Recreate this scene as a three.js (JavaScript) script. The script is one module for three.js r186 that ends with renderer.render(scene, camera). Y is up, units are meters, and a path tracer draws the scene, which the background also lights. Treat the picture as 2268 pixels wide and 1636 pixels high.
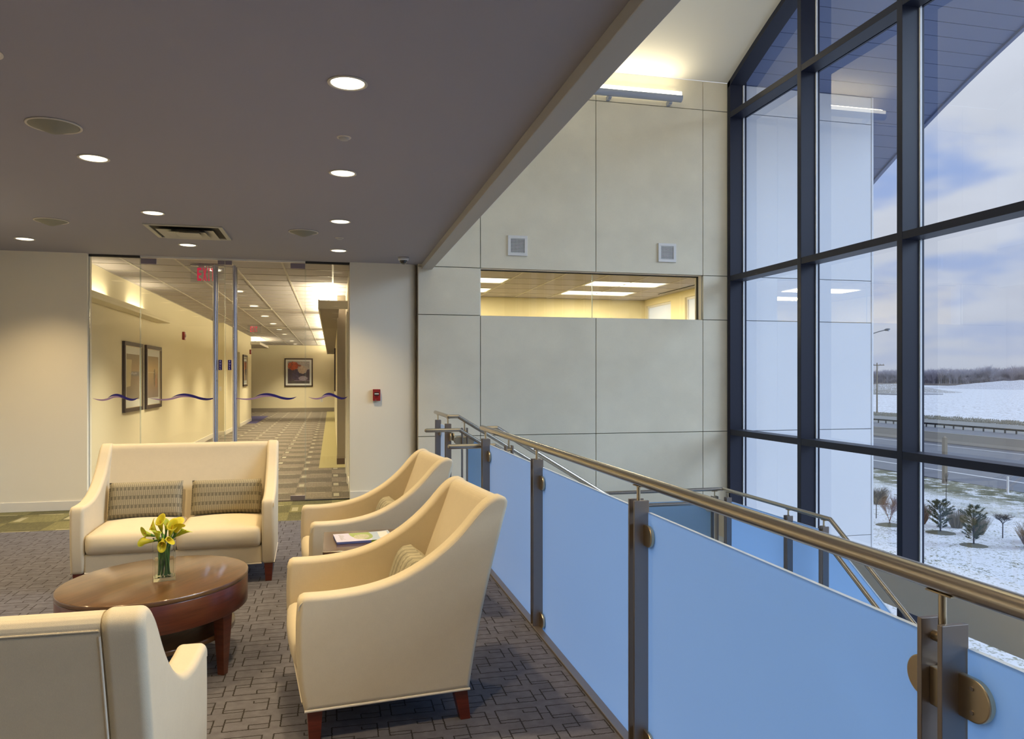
import * as THREE from 'three';
import { RoundedBoxGeometry } from 'three/addons/geometries/RoundedBoxGeometry.js';
import { mergeGeometries, toCreasedNormals } from 'three/addons/utils/BufferGeometryUtils.js';
import { RectAreaLightUniformsLib } from 'three/addons/lights/RectAreaLightUniformsLib.js';
import { TextGeometry } from 'three/addons/geometries/TextGeometry.js';
import { FontLoader } from 'three/addons/loaders/FontLoader.js';

// ---------------------------------------------------------------- camera, sky, light levels
const scene = new THREE.Scene();
const EYE = 1.42, FOCAL = 1690, YAW = Math.atan(399 / 1690);
const camera = new THREE.PerspectiveCamera(2 * Math.atan(818 / FOCAL) * 180 / Math.PI, 2268 / 1636, 0.05, 2000);
camera.position.set(0, EYE, 0);
camera.rotation.set(0, -YAW, 0);
camera.setViewOffset(2268, 1636, 0, -18, 2268, 1636);
const renderer = new THREE.WebGLRenderer();
renderer.toneMapping = THREE.LinearToneMapping;
renderer.toneMappingExposure = 1.04;
renderer.shadowMap.enabled = true;
RectAreaLightUniformsLib.init();
const SKY_LEVEL = 0.95;          // strength of the cloudy winter sky
const DOWN_CD = 11.5;             // candela of one lounge downlight
const HALL_CD = 42;
const COVE = 50, TROFFER = 24, UPLIGHT = 26, ADDED_UPLIGHT = 180;
const SUN = new THREE.DirectionalLight(new THREE.Color().setRGB(0.62, 0.79, 1), 3.3);   // bright cloud low in the sky to the right, behind the camera
SUN.position.set(10, 5.0, 3.8); SUN.target.position.set(0, 0, 0); SUN.castShadow = true; SUN.shadow.radius = 60; SUN.shadow.camera.left = SUN.shadow.camera.bottom = -30; SUN.shadow.camera.right = SUN.shadow.camera.top = 30; SUN.shadow.camera.far = 120; scene.add(SUN, SUN.target);
const WARM = new THREE.Color().setRGB(1, 0.75, 0.41), SOFT = new THREE.Color().setRGB(1, 0.86, 0.58);

// ---------------------------------------------------------------- helpers
let seed = 7;
const rnd = () => { seed = (seed + 0x6d2b79f5) | 0; let t = Math.imul(seed ^ (seed >>> 15), 1 | seed); t = (t + Math.imul(t ^ (t >>> 7), 61 | t)) ^ t; return ((t ^ (t >>> 14)) >>> 0) / 4294967296; };
const rr = (a, b) => a + (b - a) * rnd();
const V = (x, y, z) => new THREE.Vector3(x, y, z);
const hash = (x, y) => { let h = Math.imul(x, 374761393) + Math.imul(y, 668265263); h = Math.imul(h ^ (h >>> 13), 1274126177); return ((h ^ (h >>> 16)) >>> 0) / 4294967296; };
const sm = (t) => t * t * (3 - 2 * t);
function vnoise(x, y, px = 1e9, py = 1e9) {
  const ix = Math.floor(x), iy = Math.floor(y), fx = sm(x - ix), fy = sm(y - iy), w = (a, p) => ((a % p) + p) % p;
  const a = hash(w(ix, px), w(iy, py)), b = hash(w(ix + 1, px), w(iy, py)), c = hash(w(ix, px), w(iy + 1, py)), d = hash(w(ix + 1, px), w(iy + 1, py));
  return a + (b - a) * fx + (c - a) * fy + (a - b - c + d) * fx * fy;
}
const fbm = (x, y, n = 4, px = 1e9, py = 1e9) => { let s = 0, a = 0.5, t = 0; for (let i = 0; i < n; i++) { s += a * vnoise(x, y, px, py); t += a; a *= 0.5; x *= 2; y *= 2; px *= 2; py *= 2; } return s / t; };
function dataTex(w, h, fn, srgb = true) {
  const d = new Uint8Array(w * h * 4);
  for (let y = 0; y < h; y++) for (let x = 0; x < w; x++) {
    const c = fn((x + 0.5) / w, (y + 0.5) / h, x, y), o = (y * w + x) * 4;
    for (let k = 0; k < 3; k++) d[o + k] = Math.max(0, Math.min(255, Math.round((c.length ? c[k] : c) * 255)));
    d[o + 3] = 255;
  }
  const t = new THREE.DataTexture(d, w, h); t.wrapS = t.wrapT = THREE.RepeatWrapping; t.magFilter = THREE.LinearFilter; t.minFilter = THREE.LinearFilter;
  if (srgb) t.colorSpace = THREE.SRGBColorSpace; t.needsUpdate = true; return t;
}
function size(t, w, h = w) { const c = t.clone(); c.repeat.set(1 / w, 1 / h); c.needsUpdate = true; return c; }
function canvasTex(w, h, draw) {
  const c = document.createElement('canvas'); c.width = w; c.height = h; const g = c.getContext('2d'); draw(g, w, h);
  const t = new THREE.CanvasTexture(c); t.colorSpace = THREE.SRGBColorSpace; return t;
}
const lin = (r, g, b) => new THREE.Color().setRGB(r, g, b);
const mat = (o) => new THREE.MeshStandardMaterial(o), pmat = (o) => new THREE.MeshPhysicalMaterial(o);
const used = {};
function numbered(n) { used[n] = (used[n] ?? -1) + 1; return used[n] ? `${n}_${String(used[n]).padStart(3, '0')}` : n; }
function uvm(g) {          // uv in metres, by the dominant axis of every face
  g = g.index ? g.toNonIndexed() : g; const p = g.attributes.position, uv = new Float32Array(p.count * 2), a = V(), b = V(), c = V();
  for (let i = 0; i < p.count; i += 3) {
    a.fromBufferAttribute(p, i); b.fromBufferAttribute(p, i + 1); c.fromBufferAttribute(p, i + 2);
    const n = b.clone().sub(a).cross(c.clone().sub(a)), x = Math.abs(n.x), y = Math.abs(n.y), z = Math.abs(n.z);
    [a, b, c].forEach((v, k) => { const [s, t] = y >= x && y >= z ? [v.x, -v.z] : x >= z ? [v.z, v.y] : [v.x, v.y]; uv[(i + k) * 2] = s; uv[(i + k) * 2 + 1] = t; });
  }
  g.setAttribute('uv', new THREE.BufferAttribute(uv, 2)); return g;
}
function merge(list) {
  const l = list.map((g) => { g = g.index ? g.toNonIndexed() : g; for (const k of Object.keys(g.attributes)) if (!['position', 'normal', 'uv'].includes(k)) g.deleteAttribute(k); if (!g.attributes.uv) g = uvm(g); g.clearGroups(); return g; });
  return l.length > 1 ? mergeGeometries(l) : l[0];
}
function obj(name, geo, material, parent = scene) {
  const m = new THREE.Mesh(Array.isArray(geo) ? merge(geo) : geo, material);
  m.name = parent === scene ? numbered(name) : partName(parent, name);
  m.castShadow = m.receiveShadow = true; parent.add(m); return m;
}
function partName(parent, n) { const k = parent.children.filter((c) => c.name === n || c.name.startsWith(n + '_0') || c.name.startsWith(n + '_1') || c.name.startsWith(n + '_2')).length; return k ? `${n}_${String(k).padStart(3, '0')}` : n; }
function tag(o, label, category, group) { o.userData.label = label; o.userData.category = category; if (group) o.userData.group = group; return o; }
function thing(name, label, category, pos = [0, 0, 0], turn = 0, group) { const o = new THREE.Group(); o.name = numbered(name); o.position.set(...pos); o.rotation.y = turn; scene.add(o); return tag(o, label, category, group); }
function struct(name) { const o = new THREE.Group(); o.name = numbered(name); o.userData.kind = 'structure'; scene.add(o); return o; }
function smesh(name, geo, m) { const o = obj(name, geo, m); o.userData.kind = 'structure'; return o; }
function copy(o, label, pos, turn, group) { const c = o.clone(); c.name = numbered(o.name.replace(/_\d{3}$/, '')); c.userData = { ...o.userData }; if (label) c.userData.label = label; if (group) c.userData.group = group; if (pos) c.position.set(...pos); if (turn !== undefined) c.rotation.y = turn; scene.add(c); return c; }
const bx = (x0, x1, y0, y1, z0, z1) => uvm(new THREE.BoxGeometry(Math.abs(x1 - x0), Math.abs(y1 - y0), Math.abs(z1 - z0)).translate((x0 + x1) / 2, (y0 + y1) / 2, (z0 + z1) / 2));
const rbx = (x0, x1, y0, y1, z0, z1, r = 0.005, s = 2) => uvm(new RoundedBoxGeometry(Math.abs(x1 - x0), Math.abs(y1 - y0), Math.abs(z1 - z0), s, r).translate((x0 + x1) / 2, (y0 + y1) / 2, (z0 + z1) / 2));
const cyl = (r0, r1, h, x, y, z, n = 24) => new THREE.CylinderGeometry(r1, r0, h, n).translate(x, y + h / 2, z);
function rod(a, b, r0, r1 = r0, n = 10, caps = true) {
  const d = b.clone().sub(a), g = new THREE.CylinderGeometry(r1, r0, d.length(), n, 1, !caps);
  g.applyQuaternion(new THREE.Quaternion().setFromUnitVectors(V(0, 1, 0), d.clone().normalize())); return g.translate((a.x + b.x) / 2, (a.y + b.y) / 2, (a.z + b.z) / 2);
}
const ball = (p, r, n = 14) => new THREE.SphereGeometry(r, n, Math.ceil(n * 0.7)).translate(p.x, p.y, p.z);
function pipe(pts, r, n = 18, ends = true) { const l = []; for (let i = 0; i + 1 < pts.length; i++) l.push(rod(pts[i], pts[i + 1], r, r, n, false)); pts.forEach((p, i) => { if (ends || (i && i < pts.length - 1)) l.push(ball(p, r, n)); }); return l; }
const tube = (pts, r, seg = 40, n = 8, closed = false) => new THREE.TubeGeometry(new THREE.CatmullRomCurve3(pts, closed), seg, r, n, closed);
function extr(shape, depth, o = {}) { return new THREE.ExtrudeGeometry(shape, { depth, bevelEnabled: false, curveSegments: 16, ...o }); }
const shp = (pts) => new THREE.Shape(pts.map((p) => new THREE.Vector2(p[0], p[1])));
const lathe = (pts, n = 32) => new THREE.LatheGeometry(pts.map((p) => new THREE.Vector2(p[0], p[1])), n);

// ---------------------------------------------------------------- sky
{
  const W = 2048, H = 1024, d = new Float32Array(W * H * 4);
  for (let r = 0; r < H; r++) for (let c = 0; c < W; c++) {
    const up = ((r + 0.5) / H - 0.5) * Math.PI, az = ((c + 0.5) / W - 0.5) * 2 * Math.PI, y = Math.sin(up), o = (r * W + c) * 4;
    const k = 1 / (Math.max(y, 0) + 0.16), px = Math.cos(az) * Math.cos(up) * k * 2.2 + 40, pz = Math.sin(az) * Math.cos(up) * k * 2.2 + 40;
    let n = fbm(px + 0.9 * fbm(px * 0.7, pz * 0.7, 3), pz, 6);
    let cover = Math.max(0, Math.min(1, (n - 0.30) / 0.22)); cover = sm(cover);
    const haze = Math.exp(-Math.max(y, 0) * 6), shade = 0.86 + 0.2 * fbm(px * 2 + 9, pz * 2, 4);
    const blue = [0.26, 0.40, 0.76], cloud = [0.70 * shade, 0.735 * shade, 0.82 * shade], hz = [0.54, 0.58, 0.69];
    const lift = 1 + 0.35 * Math.max(y, 0);
    for (let q = 0; q < 3; q++) { let v = blue[q] + (cloud[q] - blue[q]) * cover; v = (v + (hz[q] - v) * haze * 0.9) * lift; if (y < 0) v = hz[q] * (1 + 0.5 * y); d[o + q] = v * SKY_LEVEL; }
    d[o + 3] = 1;
  }
  const t = new THREE.DataTexture(d, W, H, THREE.RGBAFormat, THREE.FloatType); t.mapping = THREE.EquirectangularReflectionMapping; t.magFilter = t.minFilter = THREE.LinearFilter; t.needsUpdate = true;
  scene.background = t;
}

// ---------------------------------------------------------------- materials
const weave = dataTex(256, 256, (u, v, x, y) => { const w = ((x >> 1) + (y >> 1)) % 2 ? 0.965 : 0.93; return [w, w, w].map((c) => c + (hash(x, y) - 0.5) * 0.05 + (fbm(u * 8, v * 8, 3, 8, 8) - 0.5) * 0.015); });
const weaveBump = dataTex(128, 128, (u, v, x, y) => 0.5 + (((x >> 1) + (y >> 1)) % 2 ? 0.25 : -0.25) + (hash(x, y) - 0.5) * 0.3, false);
const plasterBump = dataTex(256, 256, (u, v, x, y) => 0.5 + 0.4 * (fbm(u * 32, v * 32, 3, 32, 32) - 0.5) + 0.1 * (hash(x, y) - 0.5), false);
const stoneTex = dataTex(512, 512, (u, v, x, y) => { const n = fbm(u * 6, v * 6, 5, 6, 6), s = 0.945 + (n - 0.5) * 0.06 + (hash(x, y) - 0.5) * 0.02; return [s, s * 0.992, s * 0.965]; });
const woodTex = dataTex(512, 512, (u, v, x, y) => { const n = fbm(u * 4 + 1.5 * fbm(u * 3, v * 2, 3, 3, 2), v * 40, 4, 4, 40), f = fbm(u * 8, v * 160, 2, 8, 160); const s = 0.86 + 0.26 * (n - 0.5) + 0.12 * (f - 0.5); return [s, s * 0.97, s * 0.95]; });
const brush = dataTex(256, 256, (u, v, x, y) => 0.5 + (hash(3, y) - 0.5) * 0.6 + (fbm(u * 4, v * 64, 2, 4, 64) - 0.5) * 0.3, false);
// lounge carpet: interlocking outlined rectangles, one repeat is 0.225 x 0.36 m
const loungeTex = (() => {
  const W = 450, H = 720, a = new Float32Array(W * H), b = new Float32Array(W * H);
  const px = 2000;       // pixels per metre
  const line = (x0, y0, x1, y1, w = 5.4) => { const L = Math.hypot(x1 - x0, y1 - y0) * px; for (let i = 0; i <= L; i++) { const t = i / Math.max(L, 1); const jx = (vnoise(i / 9, x0 * 999 + y0 * 777) - 0.5) * 6, jy = (vnoise(i / 9 + 50, x0 * 555 + y1 * 333) - 0.5) * 6; const cx = (x0 + (x1 - x0) * t) * px + jx, cy = (y0 + (y1 - y0) * t) * px + jy; for (let dy = -7; dy <= 7; dy++) for (let dx = -7; dx <= 7; dx++) { const r = Math.hypot(dx, dy) + (hash(Math.round(cx + dx), Math.round(cy + dy)) - 0.5) * 1.6; if (r < w) { const X = ((Math.round(cx + dx) % W) + W) % W, Y = ((Math.round(cy + dy) % H) + H) % H; a[Y * W + X] = Math.max(a[Y * W + X], Math.min(1, (w - r) / 1.5)); } } } };
  const poly = (...p) => { for (let i = 0; i + 3 < p.length; i += 2) line(p[i], p[i + 1], p[i + 2], p[i + 3]); };
  // block A (shifted right)
  poly(0.02, 0.0, 0.2, 0.0, 0.2, 0.115, 0.02, 0.115, 0.02, 0.0); poly(0.12, 0.0, 0.12, 0.042, 0.2, 0.042);
  poly(0.02, 0.085, 0.085, 0.085, 0.085, 0.205); poly(0.2, 0.06, 0.245, 0.06);
  // block B (shifted left)
  poly(0.0, 0.18, 0.18, 0.18, 0.18, 0.3, 0.0, 0.3, 0.0, 0.18); poly(0.0, 0.205, 0.085, 0.205); poly(0.18, 0.258, 0.118, 0.258, 0.118, 0.28); poly(0.18, 0.235, 0.225, 0.235);
  const col = dataTex(W, H, (u, v, x, y) => { const k = a[y * W + x], n = 1 + (hash(x, y) - 0.5) * 0.22 + (fbm(u * 8, v * 12, 3, 8, 12) - 0.5) * 0.2; const f = [0.385, 0.382, 0.42].map((c) => c * n), l = [0.15, 0.135, 0.12]; return f.map((c, i) => c + (l[i] - c) * k); });
  const bump = dataTex(W, H, (u, v, x, y) => 0.8 - 0.7 * a[y * W + x] + (hash(x, y) - 0.5) * 0.25, false);
  return [size(col, 0.225, 0.36), size(bump, 0.225, 0.36)];
})();
// hall carpet: plank shaped loom pattern with pale blocks and dashes, one repeat is 0.88 x 0.93 m
function hallCarpet(base, tint) {
  return size(dataTex(440, 465, (u, v, x, y) => {
    const X = u * 0.88, Z = v * 0.93, cx = X % 0.44, c = X > 0.44 ? 1 : 0, rowTone = ((Math.floor(Z / 0.465) + c) % 2) ? 1.12 : 0.9;
    let k = 0; const zz = (Z + (c ? 0.03 : 0)) % 0.93;
    if (cx > 0.02 && cx < 0.085 && zz > 0.1 && zz < 0.34) k = 1;
    if (cx > 0.13 && cx < 0.36 && zz > 0.455 && zz < 0.495) k = 0.9;
    if (cx > 0.13 && cx < 0.36 && zz > 0.6 && zz < 0.62) k = 0.15;
    const rib = 1 + 0.2 * (vnoise(x / 2, y / 26, 220, 18) - 0.5) + 0.14 * (hash(x >> 1, y >> 3) - 0.5) + 0.1 * (vnoise(x / 40, y / 3, 11, 155) - 0.5);
    return base.map((q, i) => { const g = q * rowTone * rib; return g + (tint[i] - g) * k; });
  }), 0.88, 0.93);
}
const hallTex = hallCarpet([0.42, 0.385, 0.345], [0.62, 0.60, 0.53]), oliveTex = hallCarpet([0.40, 0.385, 0.25], [0.62, 0.60, 0.48]);
const pileBump = dataTex(256, 256, (u, v, x, y) => 0.5 + (hash(x, y) - 0.5) * 0.7, false);

const M = {
  fabric: pmat({ color: lin(0.76, 0.66, 0.475), map: size(weave, 0.18), bumpMap: size(weaveBump, 0.09), bumpScale: 0.0006, roughness: 0.95, sheen: 0.25, sheenRoughness: 0.6, sheenColor: lin(1, 0.95, 0.85) }),
  piping: mat({ color: lin(0.80, 0.72, 0.58), roughness: 0.9 }),
  legWood: pmat({ color: lin(0.20, 0.035, 0.016), map: size(woodTex, 0.3), roughness: 0.35, clearcoat: 0.3, clearcoatRoughness: 0.25 }),
  tableTop: pmat({ color: lin(0.18, 0.095, 0.036), map: size(woodTex, 0.7), roughness: 0.28, clearcoat: 0.9, clearcoatRoughness: 0.12 }),
  tableWood: pmat({ color: lin(0.16, 0.042, 0.017), map: size(woodTex, 0.5), roughness: 0.3, clearcoat: 0.5, clearcoatRoughness: 0.2 }),
  darkWood: pmat({ color: lin(0.16, 0.10, 0.065), map: size(woodTex, 0.5), roughness: 0.22, clearcoat: 0.6, clearcoatRoughness: 0.12 }),
  frameWood: mat({ color: lin(0.03, 0.012, 0.01), roughness: 0.5 }),
  wall: mat({ color: lin(0.86, 0.80, 0.66), bumpMap: size(plasterBump, 1), bumpScale: 0.0006, roughness: 0.9 }),
  hallWall: mat({ color: lin(0.80, 0.73, 0.53), bumpMap: size(plasterBump, 1), bumpScale: 0.0006, roughness: 0.9 }),
  taupe: mat({ color: lin(0.30, 0.26, 0.21), roughness: 0.9 }),
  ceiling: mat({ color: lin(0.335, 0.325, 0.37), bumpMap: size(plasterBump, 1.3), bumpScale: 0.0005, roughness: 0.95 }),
  beam: mat({ color: lin(0.46, 0.45, 0.43), roughness: 0.9 }),
  vault: mat({ color: lin(0.80, 0.77, 0.68), roughness: 0.95 }),
  trim: mat({ color: lin(0.80, 0.76, 0.68), roughness: 0.5 }),
  tile: mat({ color: lin(0.42, 0.39, 0.40), bumpMap: size(plasterBump, 0.4), bumpScale: 0.001, roughness: 0.95 }),
  grid: mat({ color: lin(0.5, 0.47, 0.42), roughness: 0.5 }),
  stone: [1, 0.985, 1.01, 0.992].map((k) => mat({ color: lin(0.92 * k, 0.87 * k, 0.745 * k), map: size(stoneTex, 1.6), roughness: 0.8 })),
  joint: mat({ color: lin(0.30, 0.29, 0.26), roughness: 0.95 }),
  lounge: mat({ map: loungeTex[0], bumpMap: loungeTex[1], bumpScale: 0.004, roughness: 1 }),
  hall: mat({ map: hallTex, bumpMap: size(pileBump, 0.3), bumpScale: 0.002, roughness: 1 }),
  olive: mat({ map: oliveTex, bumpMap: size(pileBump, 0.3), bumpScale: 0.002, roughness: 1 }),
  oliveStrip: mat({ color: lin(0.36, 0.31, 0.15), bumpMap: size(pileBump, 0.3), bumpScale: 0.002, roughness: 1 }),
  blueMat: mat({ color: lin(0.05, 0.045, 0.14), roughness: 1 }),
  steel: pmat({ color: lin(0.55, 0.50, 0.42), metalness: 1, roughness: 0.24 }),
  brass: pmat({ color: lin(0.62, 0.51, 0.34), metalness: 1, roughness: 0.3 }),
  bar: pmat({ color: lin(0.32, 0.28, 0.255), metalness: 0.9, roughness: 0.45 }),
  chrome: pmat({ color: lin(0.62, 0.62, 0.68), metalness: 1, roughness: 0.14 }),
  patch: pmat({ color: lin(0.36, 0.32, 0.40), metalness: 0.9, roughness: 0.35 }),
  mullion: pmat({ color: lin(0.007, 0.010, 0.028), roughness: 0.45, metalness: 0.1 }),
  gasket: mat({ color: lin(0.75, 0.78, 0.82), roughness: 0.4 }),
  pane: pmat({ color: lin(0.93, 0.96, 1), transmission: 1, thickness: 0, roughness: 0, ior: 2.05 }),
  doorGlass: pmat({ color: lin(0.97, 0.98, 0.96), transmission: 1, thickness: 0, roughness: 0, ior: 1.5 }),
  glassEdge: pmat({ color: lin(0.55, 0.68, 0.62), roughness: 0.2, transmission: 0.5, thickness: 0 }),
  frost: pmat({ color: lin(0.30, 0.48, 0.76), transmission: 0.66, thickness: 0, roughness: 0.97, ior: 1.3 }),
  clear: pmat({ color: lin(0.98, 1, 1), transmission: 1, thickness: 0, roughness: 0.05, ior: 1.4 }),
  frostEdge: pmat({ color: lin(0.80, 0.88, 0.95), roughness: 0.6, transmission: 0.4, thickness: 0 }),
  white: mat({ color: lin(0.78, 0.77, 0.76), roughness: 0.5 }),
  offwhite: mat({ color: lin(0.62, 0.58, 0.50), roughness: 0.6 }),
  fixture: mat({ color: lin(0.42, 0.46, 0.56), roughness: 0.4, metalness: 0.3 }),
  black: mat({ color: lin(0.012, 0.012, 0.014), roughness: 0.25 }),
  dark: mat({ color: lin(0.03, 0.028, 0.026), roughness: 0.7 }),
  red: pmat({ color: lin(0.28, 0.012, 0.012), roughness: 0.35, clearcoat: 0.4 }),
  navy: mat({ color: lin(0.012, 0.006, 0.16), roughness: 0.6 }),
  lavender: mat({ color: lin(0.34, 0.22, 0.36), roughness: 0.6 }),
  lens: mat({ color: lin(1, 1, 1), emissive: lin(1, 0.88, 0.62), emissiveIntensity: 3.2, roughness: 0.5 }),
  tubeGlow: mat({ color: lin(1, 1, 1), emissive: lin(1, 0.93, 0.72), emissiveIntensity: 2.4, roughness: 0.5 }),
  exitRed: mat({ color: lin(0.3, 0.01, 0.03), emissive: lin(0.55, 0.02, 0.06), emissiveIntensity: 0.7, roughness: 0.5 }),
  snowWhite: mat({ color: lin(0.8, 0.82, 0.86), roughness: 0.9 }),
};

// ---------------------------------------------------------------- the setting: lounge shell
const CEIL = 2.76, ZD = -9.05, XL = -3.75, ZB = 3.1, SLAB = -4.2;
const XR = 1.12;           // edge of the upper floor
{
  const f = struct('floor');
  obj('lounge_carpet', [bx(XL, XR, -0.03, 0, -7.88, ZB)], M.lounge, f);
  obj('olive_carpet', [bx(XL, XR, -0.03, 0, -9.1, -7.88)], M.olive, f);
  obj('slab', [bx(XL, XR - 0.02, -0.4, -0.031, -9.2, ZB)], M.beam, f);
  obj('edge_trim', [rbx(XR - 0.012, XR + 0.03, -0.4, 0.012, -5.72, ZB, 0.004), rbx(XR - 0.012, XR + 0.03, -0.4, 0.012, -9, -7.62, 0.004), bx(XR - 0.012, XR + 0.0, -0.4, 0.004, -7.62, -5.72)], M.bar, f);
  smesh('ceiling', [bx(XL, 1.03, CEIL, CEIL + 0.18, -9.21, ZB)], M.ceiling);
  smesh('beam', [rbx(1.03, 1.155, CEIL - 0.06, CEIL + 0.5, -9.0, ZB, 0.004)], M.beam);
  smesh('wall_left', [bx(XL - 0.15, XL, -0.4, CEIL + 0.18, -9.21, ZB)], M.wall);
  smesh('wall_rear', [bx(XL - 0.15, 5.6, SLAB, 6.9, ZB + 0.85, ZB + 1), bx(XL - 0.15, 1.03, -0.4, CEIL + 0.2, ZB, ZB + 0.15)], M.wall);
  smesh('wall_upper', [bx(1.0, 1.03, CEIL + 0.18, 6.9, -9.0, ZB + 0.85), bx(1.03, 1.155, CEIL + 0.5, 6.9, -9.0, ZB + 0.85)], M.vault);
  // wall beside the glass doors, its right end curves back into a slot beside the stone
  smesh('wall_door_side', [bx(XL, -2.565, 0, CEIL, ZD - 0.16, ZD)], M.wall);
  const s = new THREE.Shape(); s.moveTo(0.204, 0); s.lineTo(0.87, 0); s.absarc(0.87, -0.11, 0.11, Math.PI / 2, 0, true); s.lineTo(0.98, -0.16); s.lineTo(0.204, -0.16); s.closePath();
  smesh('wall_stone_side', [uvm(toCreasedNormals(extr(s, CEIL, { curveSegments: 20 }).rotateX(Math.PI / 2).translate(0, CEIL, ZD), 0.5))], M.wall);
  smesh('baseboard_left', [rbx(XL, -2.565, 0, 0.1, ZD, ZD + 0.012, 0.003)], M.trim);
  smesh('baseboard_right', [rbx(0.204, 0.86, 0, 0.1, ZD, ZD + 0.012, 0.003)], M.trim);
  smesh('baseboard_side', [rbx(XL, XL + 0.012, 0, 0.1, -9.0, ZB, 0.003)], M.trim);
}

// ---------------------------------------------------------------- the setting: atrium
const arch = (z) => 5.24 + 0.45 * (z + 9) - 0.035 * (z + 9) ** 2, ZE = 3.9;
const archPts = (z0, z1, off, n = 40) => Array.from({ length: n + 1 }, (_, i) => { const z = z0 + (z1 - z0) * i / n; return [z, arch(z) + off]; });
function archSolid(x0, x1, z0, z1, lo, hi, n = 40) {      // a slab that follows the vault
  const g = extr(shp([...archPts(z0, z1, lo, n), ...archPts(z0, z1, hi, n).reverse()]), x1 - x0).rotateY(-Math.PI / 2); // x'=-z, z'=x
  g.translate(x1, 0, 0); return uvm(toCreasedNormals(g, 0.4));
}
smesh('ceiling_vault', [archSolid(1.0, 5.22, -9.0, ZE, 0, 0.16)], M.vault);
{
  const w = struct('wall_stone'), xs = [0.985, 1.735, 3.198, 4.652, 5.0], ys = [SLAB, -2.17, -0.72, 0.724, 2.165, 2.735, 4.866, 5.24], G = 0.004;
  const panel = (x0, x1, y0, y1, i) => obj('panel', [rbx(x0 + G, x1 - G, y0 + G, y1 - G, -9.03, -9.0, 0.003, 1)], M.stone[i % 4], w);
  let n = 0;
  for (let i = 0; i < 4; i++) for (let j = 0; j < 7; j++) { if ((i === 1 || i === 2) && j === 4) continue; panel(xs[i], xs[i + 1], ys[j], ys[j + 1] + (j === 6 ? 0 : 0), (n++ * 7 + j) % 4); }
  const out = [5.2, 7.16], outside = mat({ color: lin(0.82, 0.84, 0.89), roughness: 0.85 });  // same cladding as indoors, with blue skylight tinted into its colour
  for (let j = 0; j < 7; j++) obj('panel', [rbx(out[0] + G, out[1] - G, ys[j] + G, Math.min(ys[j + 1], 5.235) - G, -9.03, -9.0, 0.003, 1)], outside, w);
  obj('core', [bx(0.985, 7.16, SLAB, 2.165, -9.2, -9.03), bx(0.985, 7.16, 2.735, 5.24, -9.2, -9.03), bx(0.985, 1.735, 2.165, 2.735, -9.2, -9.03), bx(4.652, 7.16, 2.165, 2.735, -9.2, -9.03), bx(5.0, 5.2, SLAB, 5.24, -9.03, -9.0)], M.joint, w);
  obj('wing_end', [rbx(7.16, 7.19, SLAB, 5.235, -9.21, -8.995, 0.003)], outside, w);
  obj('reveal', [bx(1.735, 4.652, 2.155, 2.167, -9.2, -9.031), bx(1.735, 4.652, 2.733, 2.745, -9.2, -9.031), bx(4.64, 4.655, 2.167, 2.733, -9.2, -9.031), bx(1.733, 1.745, 2.167, 2.733, -9.2, -9.031)], M.trim, w);
  const wi = struct('window_2');
  for (const [a, b] of [[1.745, 3.19], [3.196, 4.64]]) obj('pane', [new THREE.PlaneGeometry(b - a, 0.566).translate((a + b) / 2, 2.45, -9.13)], M.doorGlass, wi);
  obj('head_channel', [bx(1.745, 4.64, 2.722, 2.733, -9.15, -9.11)], M.dark, wi);
  obj('side_channel', [bx(4.628, 4.64, 2.167, 2.722, -9.15, -9.11)], M.dark, wi);
  obj('seam', [bx(3.19, 3.196, 2.167, 2.722, -9.136, -9.124)], M.glassEdge, wi);
}
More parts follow.
